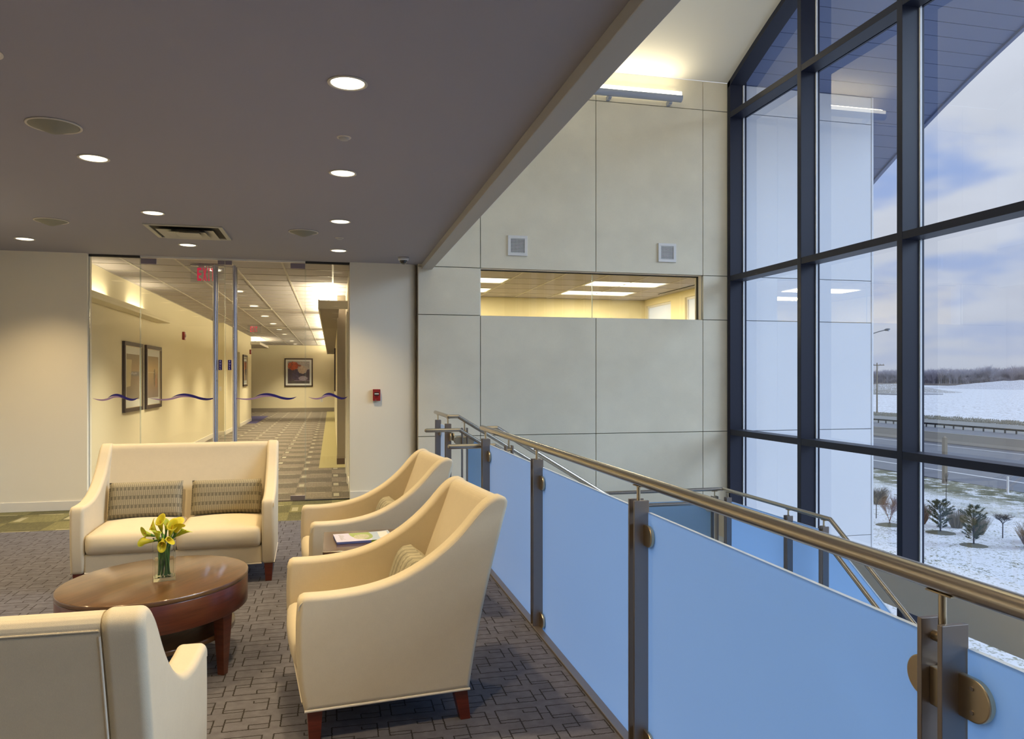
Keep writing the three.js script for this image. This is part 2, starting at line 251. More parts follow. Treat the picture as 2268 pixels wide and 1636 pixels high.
// curtain wall
{
  const w = struct('window_1'), XG = 5.19, zs = Array.from({ length: 9 }, (_, k) => -9.0 + 1.525 * k).concat([ZE - 0.07]), tr = [-3.3, -1.28, 0.717, 2.70, 4.81], mw = 0.068, th = 0.036;
  for (const z of zs) {
    const top = Math.min(arch(z), arch(z + mw)) + 0.05;
    obj('mullion', [rbx(5.0, 5.18, SLAB, top, z, z + mw, 0.003, 1)], M.mullion, w);
    obj('glazing_strip', [bx(5.181, 5.2, SLAB, top, z + mw - 0.004, z + mw + 0.012), bx(5.181, 5.2, SLAB, top, z - 0.012, z + 0.004)], M.gasket, w);  // pale colour stands for the sky reflected along the gasket
    obj('outer_cap', [bx(5.2, 5.235, SLAB, top, z + 0.002, z + mw - 0.002)], M.mullion, w);
  }
  for (let i = 0; i + 1 < zs.length; i++) {
    const a = zs[i] + mw, b = zs[i + 1];
    for (const y of tr) obj('transom', [rbx(5.002, 5.18, y - th, y + th, a, b, 0.003, 1), bx(5.2, 5.225, y - th + 0.005, y + th - 0.005, a, b)], M.mullion, w);
    obj('transom', [rbx(5.002, 5.18, SLAB, SLAB + 0.1, a, b, 0.003, 1)], M.mullion, w);
    const lv = [SLAB + 0.1, ...tr, 99];
    for (let j = 0; j + 1 < lv.length; j++) {
      const y0 = lv[j] + (j ? th : 0), y1 = lv[j + 1] - th, n = 8, top = Array.from({ length: n + 1 }, (_, k) => { const z = b + (a - b) * k / n; return [z, Math.min(y1, arch(z) - 0.06)]; });
      const g = new THREE.ShapeGeometry(shp([[a, y0], [b, y0], ...top])); g.rotateY(-Math.PI / 2).translate(XG, 0, 0); // x'=-z? see below
      obj('pane', [uvm(g)], M.pane, w);
    }
  }
  obj('head', [archSolid(5.0, 5.2, -9.0, ZE, -0.075, 0.02)], M.mullion, w);
  smesh('trim_1', [rbx(4.86, 4.99, -0.615, -0.288, -9.0, ZE, 0.004)], mat({ color: lin(0.66, 0.56, 0.42), roughness: 0.7 }));
  // soffit of metal boards outside
  const s = struct('roof_soffit');
  let z = -12.4; const L = 0.2;
  while (z < ZE + 0.5) { obj('plank', [archSolid(5.24, 8.3, z + 0.004, z + L - 0.004, 0.0, 0.05, 2)], M.soffit ??= mat({ color: lin(0.15, 0.19, 0.33), roughness: 0.55, metalness: 0.1 }), s); z += L; }
  obj('roof_deck', [archSolid(5.2, 8.3, -12.4, ZE + 0.6, 0.055, 0.3)], M.joint, s);
  obj('fascia', [archSolid(8.3, 8.36, -12.4, ZE + 0.6, -0.03, 0.34)], M.soffit, s);
  // lower storey
  smesh('floor_lower', [bx(-1.2, 5.24, SLAB - 0.2, SLAB, -9.2, ZE + 0.1)], mat({ color: lin(0.45, 0.43, 0.40), roughness: 0.4 }));
  smesh('wall_lower', [bx(0.9, 1.0, SLAB, -0.4, -9.0, ZE)], M.wall);
}

// ---------------------------------------------------------------- stair
{
  const s = struct('stair'), T = mat({ color: lin(0.33, 0.34, 0.36), roughness: 0.8 });
  for (let i = 1; i <= 5; i++) obj('step', [rbx(XR + 0.03 + (i - 1) * 0.28, XR + 0.03 + i * 0.28 + 0.02, -i * 0.168 - 0.168, -i * 0.168, -7.5, -5.85, 0.008)], T, s);
  obj('landing', [bx(2.5, 4.1, -1.06, -0.84, -7.5, -5.85)], T, s);
  for (let i = 1; i <= 19; i++) obj('step', [rbx(2.6, 4.1, -0.84 - i * 0.1684 - 0.168, -0.84 - i * 0.1684, -5.85 + (i - 1) * 0.27, -5.85 + i * 0.27 + 0.02, 0.008)], T, s);
  obj('stringer', [extr(shp([[1.13, -0.42], [2.55, -1.2], [4.1, -1.2], [4.1, -0.95], [2.5, -0.95], [1.13, -0.1]]), 0.03).translate(0, 0, -7.535), extr(shp([[1.13, -0.42], [2.55, -1.2], [2.55, -0.95], [2.5, -0.95], [1.13, -0.1]]), 0.03).translate(0, 0, -5.85)], M.bar, s);
}

// ---------------------------------------------------------------- railings: twin flat bars, pill clamps, frosted glass and a round rail
function frostPanel(parent, A, B, yA, yB, hA, hB) {   // upright glass between two plan points; bottom yA..yB, heights hA, hB
  const d = B.clone().sub(A), L = d.length(), g = extr(shp([[0, yA], [L, yB], [L, yB + hB], [0, yA + hA]]), 0.012);
  g.translate(0, 0, -0.006); const ang = Math.atan2(-d.z, d.x); g.rotateY(ang).translate(A.x, 0, A.z);
  // caps of the sheet: one face is frosted, the other is clear
  const G = g.index ? g.toNonIndexed() : g, p = G.attributes.position, idx = { f: [], c: [], e: [] }, n = V(), a = V(), b = V(), c = V(), side = V(-d.z, 0, d.x).normalize();
  for (let i = 0; i < p.count; i += 3) { a.fromBufferAttribute(p, i); b.fromBufferAttribute(p, i + 1); c.fromBufferAttribute(p, i + 2); n.copy(b).sub(a).cross(c.sub(a)).normalize(); const k = n.dot(side); idx[k > 0.9 ? 'f' : k < -0.9 ? 'c' : 'e'].push(i, i + 1, i + 2); }
  G.setIndex([...idx.f, ...idx.c, ...idx.e]); G.clearGroups(); G.addGroup(0, idx.f.length, 0); G.addGroup(idx.f.length, idx.c.length, 1); G.addGroup(idx.f.length + idx.c.length, idx.e.length, 2);
  const m = new THREE.Mesh(G, [M.frost, M.clear, M.frostEdge]); m.name = partName(parent, 'glass_panel'); m.castShadow = m.receiveShadow = true; parent.add(m); return m;
}
function post(parent, P, y, dir, o = {}) {  // P plan point on the rail line, y floor height there, dir along the rail (unit), inner side is -n
  const n = V(-dir.z, 0, dir.x), top = o.top ?? 0.955, bot = o.bot ?? -0.12, rail = o.rail ?? 1.03, ang = Math.atan2(-dir.z, dir.x), put = (g) => g.rotateY(ang).translate(P.x, y, P.z);
  const m = new THREE.Group(); m.name = partName(parent, 'post'); parent.add(m);
  for (const s of [-1, 1]) obj('bar', [put(rbx(s * 0.0255 - 0.006, s * 0.0255 + 0.006, bot, top, -0.03, 0.03, 0.0015, 1))], M.bar, m);
  obj('stem', [put(rod(V(-0.02, top - 0.035, 0), V(0.02, top - 0.035, 0), 0.0105)), put(rod(V(0, top - 0.035, 0), V(0, rail - 0.018, 0), 0.0075)), put(rbx(-0.032, 0.032, rail - 0.0245, rail - 0.0205, -0.012, 0.012, 0.0018))], M.brass, m);
  for (const cy of o.clamps ?? [0.825, 0.05]) {
    const pill = (z0, z1, len, h) => { const s = new THREE.Shape(); s.absarc(len / 2, 0, h / 2, -Math.PI / 2, Math.PI / 2); s.absarc(-len / 2, 0, h / 2, Math.PI / 2, 1.5 * Math.PI); return extr(s, z1 - z0 - 0.006, { bevelEnabled: true, bevelSize: 0.003, bevelThickness: 0.003, bevelSegments: 2 }).translate(0, cy, z0 + 0.003); };
    obj('clamp', [put(pill(0.007, 0.021, 0.125, 0.074)), put(pill(0.041, 0.053, 0.125, 0.074)), put(rbx(-0.019, 0.019, cy - 0.037, cy + 0.037, -0.012, 0.05, 0.002))], M.brass, m);
    if (o.screws) for (const [sx, sy] of [[-0.062, 0.022], [-0.062, -0.022], [0.062, 0.022], [0.062, -0.022]]) obj('screw', [put(new THREE.CylinderGeometry(0.0045, 0.0045, 0.002, 10).rotateX(Math.PI / 2).translate(sx, cy + sy, 0.0065))], M.bar, m);
  }
  return m;
}
const GO = 0.031;         // glass stands this far outside the rail line
{
  const r = thing('balcony_railing', 'balcony railing with fat brass-toned handrail and frosted blue glass running from the foreground', 'railing', [0, 0, 0]);
  const X = 1.14, z = [-5.70, -4.21, -2.725, -1.235, 0.255, 1.745, 3.0], d = V(0, 0, -1);
  obj('handrail', pipe([V(X, 1.03, -5.84), V(X, 1.03, 3.05)], 0.0215, 28), M.steel, r);
  // dir = -z so that its left-hand normal points to +x ... inner side must be -x
  for (const k of z) post(r, V(X, 0, k), 0, V(0, 0, -1), { screws: k > -2 && k < 0 });
  for (let i = 0; i + 1 < z.length; i++) frostPanel(r, V(X + GO, 0, z[i] + 0.034), V(X + GO, 0, z[i + 1] - 0.034), -0.06, -0.06, 0.97, 0.97);
}
const SL = 0.615;
{
  const r = thing('stair_railing', 'slim far railing that follows the stair down to the landing and along the window', 'railing', [0, 0, 0]);
  const X = 1.14, Zf = -7.585, Yl = 0.205, X1 = 1.235, X2 = X1 + (1.03 - Yl) / SL, Xw = 4.16, Zn = -5.74, Ze = 0;
  obj('handrail', pipe([V(X, 1.03, -8.6), V(X, 1.03, Zf), V(X1, 1.03, Zf), V(X2, Yl, Zf), V(Xw, Yl, Zf), V(Xw, Yl, Zn), V(Xw, Yl - SL * (Ze - Zn), Ze)], 0.0195, 22), M.steel, r);
  for (const k of [-8.38, -7.64]) post(r, V(X, 0, k), 0, V(0, 0, -1));
  frostPanel(r, V(X + GO, 0, -8.35), V(X + GO, 0, -7.67), -0.06, -0.06, 0.97, 0.97);
  const at = (x) => Math.min(0, (X1 - x) * SL);
  post(r, V(1.3, 0, Zf), at(1.3), V(-1, 0, 0), { rail: 1.03 }); post(r, V(2.45, 0, Zf), at(2.45), V(-1, 0, 0));
  frostPanel(r, V(1.335, 0, Zf - GO), V(2.415, 0, Zf - GO), at(1.335) + 0.02, at(2.415) + 0.02, 0.88, 0.88);
  const yl = Yl - 1.03;
  for (const k of [2.72, 4.06]) post(r, V(k, 0, Zf), yl, V(-1, 0, 0));
  frostPanel(r, V(2.755, 0, Zf - GO), V(4.025, 0, Zf - GO), yl - 0.06, yl - 0.06, 0.97, 0.97);
  for (const k of [-7.48, -6.36, -5.83]) post(r, V(Xw, 0, k), yl, V(0, 0, -1));
  frostPanel(r, V(Xw + GO, 0, -7.445), V(Xw + GO, 0, -6.395), yl - 0.06, yl - 0.06, 0.97, 0.97);
  frostPanel(r, V(Xw + GO, 0, -6.325), V(Xw + GO, 0, -5.865), yl - 0.06, yl - 0.06, 0.97, 0.97);
  const dn = (q) => yl - SL * Math.max(0, q - Zn);
  for (const k of [-4.3, -2.8, -1.3]) post(r, V(Xw, 0, k), dn(k), V(0, 0, -1));
  for (const [a, b] of [[-5.795, -4.335], [-4.265, -2.835], [-2.765, -1.335]]) frostPanel(r, V(Xw + GO, 0, a), V(Xw + GO, 0, b), dn(a) - 0.02, dn(b) - 0.02, 0.9, 0.9);
  // the lower grab rail on the inside of the guard
  const z2 = Zf + 0.09, g = 0.9;
  obj('grab_rail', pipe([V(0.905, g, z2), V(X1, g, z2), V(X2, g - (X2 - X1) * SL, z2), V(Xw - 0.09, g - (X2 - X1) * SL, z2), V(Xw - 0.09, g - (X2 - X1) * SL, Zn), V(Xw - 0.09, g - (X2 - X1) * SL - SL * (Ze - Zn), Ze)], 0.0195, 20), M.steel, r);
}
{
  const r = thing('stair_railing', 'short near railing that dives beside the stair from the balcony corner post', 'railing', [0, 0, 0]);
  const Zf = -5.74, X1 = 1.235, at = (x) => Math.min(0, (X1 - x) * SL), X2 = 2.577;
  obj('handrail', pipe([V(1.165, 1.03, Zf), V(X1, 1.03, Zf), V(X2, 1.03 + at(X2), Zf), V(2.66, 1.03 + at(X2), Zf), V(2.66, 1.03 + at(X2) - SL * 1.2, Zf + 1.2)], 0.0195, 22), M.steel, r);
  for (const k of [1.33, 2.5]) post(r, V(k, 0, Zf), at(k), V(1, 0, 0));
  frostPanel(r, V(1.365, 0, Zf + GO), V(2.465, 0, Zf + GO), at(1.365) + 0.02, at(2.465) + 0.02, 0.88, 0.88);
  obj('grab_rail', pipe([V(0.885, 0.888, Zf - 0.09), V(X1, 0.888, Zf - 0.09), V(X2, 0.888 + at(X2), Zf - 0.09)], 0.0195, 20), M.steel, r);
}
// ---------------------------------------------------------------- upholstered seats
const profile = () => { const s = new THREE.Shape(); s.moveTo(0.0, 0.13); s.bezierCurveTo(-0.03, 0.25, -0.035, 0.42, -0.022, 0.55); s.quadraticCurveTo(-0.018, 0.572, 0.006, 0.574); s.bezierCurveTo(0.17, 0.566, 0.28, 0.585, 0.36, 0.612); s.bezierCurveTo(0.50, 0.665, 0.60, 0.745, 0.68, 0.84); s.bezierCurveTo(0.73, 0.898, 0.77, 0.93, 0.81, 0.922); s.quadraticCurveTo(0.842, 0.91, 0.831, 0.875); s.bezierCurveTo(0.78, 0.70, 0.70, 0.40, 0.665, 0.13); s.closePath(); return s; };
function armGeo(A, bev) {     // the arm panel: its outline with rounded rims, flat on both sides, centred on x = 0
  const P = profile().getSpacedPoints(150).slice(0, -1), n = P.length, cw = THREE.ShapeUtils.isClockWise(P), N = P.map((p, i) => { const a = P[(i + n - 1) % n], b = P[(i + 1) % n], d = new THREE.Vector2(b.x - a.x, b.y - a.y).normalize(); return cw ? new THREE.Vector2(-d.y, d.x) : new THREE.Vector2(d.y, -d.x); });
  const pos = [], nor = [], idx = [], rings = [], K = 6;
  for (let k = K; k >= 0; k--) rings.push([-1, k]); for (let k = 0; k <= K; k++) rings.push([1, k]);
  for (const [s, k] of rings) { const f = k / K * Math.PI / 2, off = bev * (1 - Math.cos(f)), x = s * (A / 2 - bev + bev * Math.sin(f)); P.forEach((p, i) => { pos.push(x, p.y - N[i].y * off, -(p.x - N[i].x * off)); nor.push(s * Math.sin(f), N[i].y * Math.cos(f), -N[i].x * Math.cos(f)); }); }
  for (let r = 0; r + 1 < rings.length; r++) for (let i = 0; i < n; i++) { const j = (i + 1) % n, a = r * n + i, b = r * n + j, c = a + n, d = b + n; cw ? idx.push(a, b, d, a, d, c) : idx.push(a, d, b, a, c, d); }
  const inner = P.map((p, i) => new THREE.Vector2(p.x - N[i].x * bev, p.y - N[i].y * bev)), tri = THREE.ShapeUtils.triangulateShape(inner, []);
  for (const s of [-1, 1]) { const base = pos.length / 3; inner.forEach((p) => { pos.push(s * A / 2, p.y, -p.x); nor.push(s, 0, 0); }); for (const [a, b, c] of tri) (s > 0) !== cw ? idx.push(base + a, base + b, base + c) : idx.push(base + a, base + c, base + b); }
  const at = (l, i) => V(l[3 * i], l[3 * i + 1], l[3 * i + 2]);
  for (let t = 0; t < idx.length; t += 3) { const a = at(pos, idx[t]), f = at(pos, idx[t + 1]).sub(a).cross(at(pos, idx[t + 2]).sub(a)); if (f.dot(at(nor, idx[t]).add(at(nor, idx[t + 1])).add(at(nor, idx[t + 2]))) < 0) [idx[t + 1], idx[t + 2]] = [idx[t + 2], idx[t + 1]]; }
  const g = new THREE.BufferGeometry(); g.setAttribute('position', new THREE.Float32BufferAttribute(pos, 3)); g.setAttribute('normal', new THREE.Float32BufferAttribute(nor, 3)); g.setIndex(idx); return uvm(g);
}
const softGeo = (g, c = 0.7) => uvm(toCreasedNormals(g, c));
function cushion(w, h, d, r, crown) {
  const big = new THREE.BoxGeometry(w, h, d, 20, 4, 20), q = big.attributes.position;
  for (let i = 0; i < q.count; i++) {
    let x = q.getX(i) / (w / 2), y = q.getY(i) / (h / 2), z = q.getZ(i) / (d / 2);
    const ix = w / 2 - r, iy = h / 2 - r, iz = d / 2 - r, P = V(x * w / 2, y * h / 2, z * d / 2), C = V(Math.max(-ix, Math.min(ix, P.x)), Math.max(-iy, Math.min(iy, P.y)), Math.max(-iz, Math.min(iz, P.z))), D = P.clone().sub(C);
    if (D.lengthSq() > 1e-12) P.copy(C).add(D.normalize().multiplyScalar(r));
    const bulge = (1 - x * x) * (1 - z * z);
    P.y += (y > 0 ? crown * bulge : -0.2 * crown * bulge); P.z += 0.012 * (1 - x * x) * (z > 0 ? 1 : 0) * (1 - y * y);
    q.setXYZ(i, P.x, P.y, P.z);
  }
  big.computeVertexNormals(); return uvm(toCreasedNormals(big, 1.2));
}
function makeSeat(name, label, category, W, A, nSeats) {
  const t = thing(name, label, category), iw = W - 2 * A, h = W / 2;
  for (const s of [-1, 1]) {
    const m = obj('armrest', [armGeo(A, 0.021).translate(s * (h - A / 2), 0, 0)], M.fabric, t);
    const all = profile().getSpacedPoints(160), line = all.slice(0, all.findIndex((p) => p.x > 0.80)).map((p) => V(s * (h - 0.006), p.y - 0.004, -p.x)), base = [V(s * (h - 0.004), 0.131, 0), V(s * (h - 0.004), 0.131, -0.33), V(s * (h - 0.004), 0.131, -0.664)];
    obj('piping', [tube(line.filter((q) => q.y > 0.53).map((q) => V(s * (h - 0.0035), q.y - 0.014, q.z)), 0.0026, 90, 6)], M.fabric, m);
    obj('piping', [tube(base, 0.0055, 30, 7)], M.piping, m);
    const rearLine = new THREE.CubicBezierCurve(new THREE.Vector2(0.665, 0.15), new THREE.Vector2(0.70, 0.40), new THREE.Vector2(0.78, 0.70), new THREE.Vector2(0.825, 0.872)).getPoints(12).map((p) => V(s * (h - A), p.y, -p.x + 0.001));
    obj('piping', [tube(rearLine, 0.003, 30, 7)], M.piping, m);
  }
  const b = new THREE.Shape(); b.moveTo(0.50, 0.15); b.lineTo(0.665, 0.15); b.bezierCurveTo(0.70, 0.40, 0.78, 0.70, 0.825, 0.872); b.quadraticCurveTo(0.834, 0.912, 0.80, 0.916); b.quadraticCurveTo(0.762, 0.92, 0.745, 0.88); b.bezierCurveTo(0.69, 0.72, 0.60, 0.52, 0.56, 0.36); b.lineTo(0.50, 0.3); b.closePath();
  const bk = obj('backrest', [softGeo(extr(b, iw + 0.004, { curveSegments: 20 }).rotateY(Math.PI / 2).translate(-iw / 2 - 0.002, 0, 0), 0.8)], M.fabric, t);
  obj('piping', [tube([V(-iw / 2, 0.884, -0.8275), V(0, 0.884, -0.8275), V(iw / 2, 0.884, -0.8275)], 0.003, 10, 7)], M.fabric, bk);
  const fr = obj('front_rail', [rbx(-iw / 2 - 0.001, iw / 2 + 0.001, 0.13, 0.255, -0.66, 0.004, 0.012, 3)], M.fabric, t);
  obj('piping', [tube([V(-iw / 2, 0.131, 0.0), V(0, 0.131, 0.0), V(iw / 2, 0.131, 0.0)], 0.0055, 10, 7)], M.piping, fr);
  const cw = iw / nSeats;
  for (let i = 0; i < nSeats; i++) obj('seat_cushion', [cushion(cw - 0.004, 0.135, 0.61, 0.03, 0.035).translate(-iw / 2 + cw * (i + 0.5), 0.318, -0.275)], M.fabric, t);
  const leg = (x, z, dz) => { const g = new THREE.BoxGeometry(0.058, 0.135, 0.058), p = g.attributes.position; for (let i = 0; i < p.count; i++) if (p.getY(i) < 0) p.setXYZ(i, p.getX(i) * 0.72, p.getY(i), p.getZ(i) * 0.72 + dz); g.computeVertexNormals(); return uvm(g.translate(x, 0.0675, z)); };
  for (const sx of [-1, 1]) { obj('leg', [leg(sx * (h - 0.04), -0.04, 0.0)], M.legWood, t); obj('leg', [leg(sx * (h - 0.04), -0.625, -0.025)], M.legWood, t); }
  return t;
}
const sofa = makeSeat('loveseat', 'cream loveseat with sloping arms and two woven lumbar cushions, facing the coffee table', 'sofa', 1.28, 0.085, 2);
sofa.position.set(-1.03, 0, -5.55); sofa.rotation.y = 0.03;
const chair = makeSeat('lounge_chair', 'cream armchair in side view, largest and nearest, beside the frosted glass railing', 'armchair', 0.72, 0.09, 1);
chair.position.set(-0.142, 0, -3.401); chair.rotation.y = -1.4596; chair.userData.group = 'cream armchairs around the coffee table';
copy(chair, 'cream armchair farther along the railing, partly behind the nearer one and the side table', [-0.135, 0, -4.925], -1.4596);
copy(chair, 'cream armchair seen from behind, cut by the frame in front of the oval coffee table', [-0.75, 0, -2.60], Math.PI);

// ---------------------------------------------------------------- cushions
function pillowGeo(w, h, t) {
  const n = 28, k = 16, pos = [], idx = [], uv = [];
  for (const s of [1, -1]) { const base = pos.length / 3; for (let j = 0; j <= k; j++) for (let i = 0; i <= n; i++) { const u = i / n * 2 - 1, v = j / k * 2 - 1; const th = t / 2 * Math.pow(Math.max(0, 1 - u ** 6), 0.42) * Math.pow(Math.max(0, 1 - v ** 4), 0.45); pos.push(u * w / 2 * (1 - 0.03 * (1 - v * v)), v * h / 2 * (1 - 0.06 * (1 - u * u) * 0 + 0.02 * u * u), s * th); uv.push(u * w / 2, v * h / 2); } for (let j = 0; j < k; j++) for (let i = 0; i < n; i++) { const a = base + j * (n + 1) + i, b = a + 1, c = a + n + 1, d = c + 1; s > 0 ? idx.push(a, b, d, a, d, c) : idx.push(a, d, b, a, c, d); } }
  const g = new THREE.BufferGeometry(); g.setAttribute('position', new THREE.Float32BufferAttribute(pos, 3)); g.setAttribute('uv', new THREE.Float32BufferAttribute(uv, 2)); g.setIndex(idx); g.computeVertexNormals(); return g;
}
const wovenTex = dataTex(256, 256, (u, v, x, y) => { const band = Math.floor(v * 4), inB = (v * 4) % 1, chk = (Math.floor(u * 16) + band) % 2; let c = inB < 0.36 ? (chk ? 0.54 : 0.43) : ((Math.floor(u * 32) % 2) ? 0.66 : 0.52); if (inB > 0.36 && inB < 0.40) c = 0.46; if (((v * 32) % 1) < 0.25 && inB > 0.45) c *= 0.86; c += (hash(x, y) - 0.5) * 0.08; return [c * 1.04, c * 0.98, c * 0.82]; });
const stripeTex = dataTex(256, 64, (u, v, x, y) => { let c = 0.66 + 0.1 * (hash(x >> 3, 1) - 0.5) + ((Math.floor(u * 12) % 3) === 0 ? -0.1 : 0) + (hash(x, y) - 0.5) * 0.06; if ((x % 42) < 3 && (y % 8) < 4) c += 0.18; return [c * 1.02, c * 0.98, c * 0.84]; });
const woven = mat({ map: size(wovenTex, 0.21, 0.26), bumpMap: size(weaveBump, 0.06), bumpScale: 0.0012, roughness: 0.95 }), striped = mat({ map: size(stripeTex, 0.24, 0.2), bumpMap: size(weaveBump, 0.06), bumpScale: 0.001, roughness: 0.95 });
function pillow(label, pos, ry, tilt, w, h, t, m) {
  const g = thing('lumbar_cushion', label, 'cushion', pos, 0); g.rotation.set(tilt, ry, 0, 'YXZ');
  obj('cover', pillowGeo(w, h, t), m, g);
  const e = []; for (let i = 0; i < 40; i++) { const a = i / 40 * 2 * Math.PI, c = Math.cos(a), s = Math.sin(a), k = 1 / Math.max(Math.abs(c), Math.abs(s)); const r = Math.min(k, 1.3); e.push(V(c * r * w / 2 * 0.985, s * r * h / 2 * 0.985, 0)); }
  obj('seam', [tube(e, 0.003, 80, 6, true)], m, g); return g;
}
const sofaPt = (x, y, z) => V(x, y, z).applyEuler(new THREE.Euler(0, 0.03, 0)).add(V(-1.03, 0, -5.55)).toArray();
pillow('grey-green woven lumbar cushion at the left arm of the loveseat', sofaPt(-0.285, 0.520, -0.545), 0.06, -0.30, 0.50, 0.265, 0.12, woven);
pillow('grey-green woven lumbar cushion at the right arm of the loveseat', sofaPt(0.275, 0.522, -0.545), 0.0, -0.30, 0.50, 0.255, 0.12, woven);
pillow('pale striped cushion tucked in the nearest cream armchair', V(0, 0.505, -0.50).applyEuler(new THREE.Euler(0, -1.4596, 0)).add(V(-0.142, 0, -3.401)).toArray(), -1.4596, -0.32, 0.46, 0.24, 0.15, striped);
pillow('pale striped cushion tucked in the farther cream armchair', V(0, 0.505, -0.50).applyEuler(new THREE.Euler(0, -1.4596, 0)).add(V(-0.135, 0, -4.925)).toArray(), -1.4596, -0.32, 0.46, 0.24, 0.15, striped);

// ---------------------------------------------------------------- coffee table, vase, flowers
const TH = 0.44, TC = [-0.834, 0, -4.043];
{
  const t = thing('coffee_table', 'oval dark wood coffee table with deep apron, tapered legs and lower shelf', 'coffee table', TC, Math.atan2(0.894, 0.4475));
  const ea = 0.478, eb = 0.398, ell = (a, b) => { const s = new THREE.Shape(); s.absellipse(0, 0, a, b, 0, Math.PI * 2); return s; };
  const flat = (a, b, y0, y1, bev) => softGeo(extr(ell(a, b), y1 - y0 - 2 * bev, { curveSegments: 48, bevelEnabled: true, bevelSize: bev, bevelThickness: bev, bevelOffset: -bev, bevelSegments: 3 }).rotateX(-Math.PI / 2).translate(0, y0 + bev, 0), 0.6);
  obj('tabletop', [flat(ea, eb, TH - 0.022, TH, 0.004)], M.tableTop, t);
  obj('apron', [flat(ea - 0.002, eb - 0.002, TH - 0.155, TH - 0.0225, 0.003)], M.tableWood, t);
  obj('shelf', [flat(ea - 0.07, eb - 0.06, 0.165, 0.19, 0.004)], M.tableTop, t);
  for (const [x, z] of [[0, eb - 0.035], [0, -eb + 0.035], [ea - 0.04, 0], [-ea + 0.04, 0]]) {
    const g = new THREE.BoxGeometry(0.074, TH - 0.15, 0.055), p = g.attributes.position; const out = V(x, 0, z).normalize();
    for (let i = 0; i < p.count; i++) if (p.getY(i) < 0) p.setXYZ(i, p.getX(i) * 0.42, p.getY(i), p.getZ(i) * 0.6);
    g.computeVertexNormals(); if (!z) g.rotateY(Math.PI / 2);
    obj('leg', [uvm(g.translate(x, (TH - 0.15) / 2, z))], M.tableWood, t);
  }
}
const VP = V(-0.795, TH, -4.005);
{
  const t = thing('glass_vase', 'clear square glass vase of yellow flowers standing on the oval coffee table', 'vase', [VP.x, VP.y, VP.z], 0.25);
  const w = 0.049, i = 0.042, h = 0.195, sq = (a) => [[-a, -a], [a, -a], [a, a], [-a, a]];
  const s = shp(sq(w)); s.holes.push(new THREE.Path(sq(i).map((q) => new THREE.Vector2(...q))));
  const glass = pmat({ color: lin(0.97, 1, 0.985), transmission: 1, thickness: 0.01, roughness: 0.0, ior: 1.48 });
  obj('glass_body', [extr(s, h - 0.018).rotateX(-Math.PI / 2).translate(0, 0.018, 0), bx(-w, w, 0.0005, 0.0179, -w, w)], glass, t);
  obj('water', [bx(-i + 0.0006, i - 0.0006, 0.0186, 0.10, -i + 0.0006, i - 0.0006)], pmat({ color: lin(0.96, 1, 0.97), transmission: 1, thickness: 0.08, roughness: 0, ior: 1.2 }), t);
}
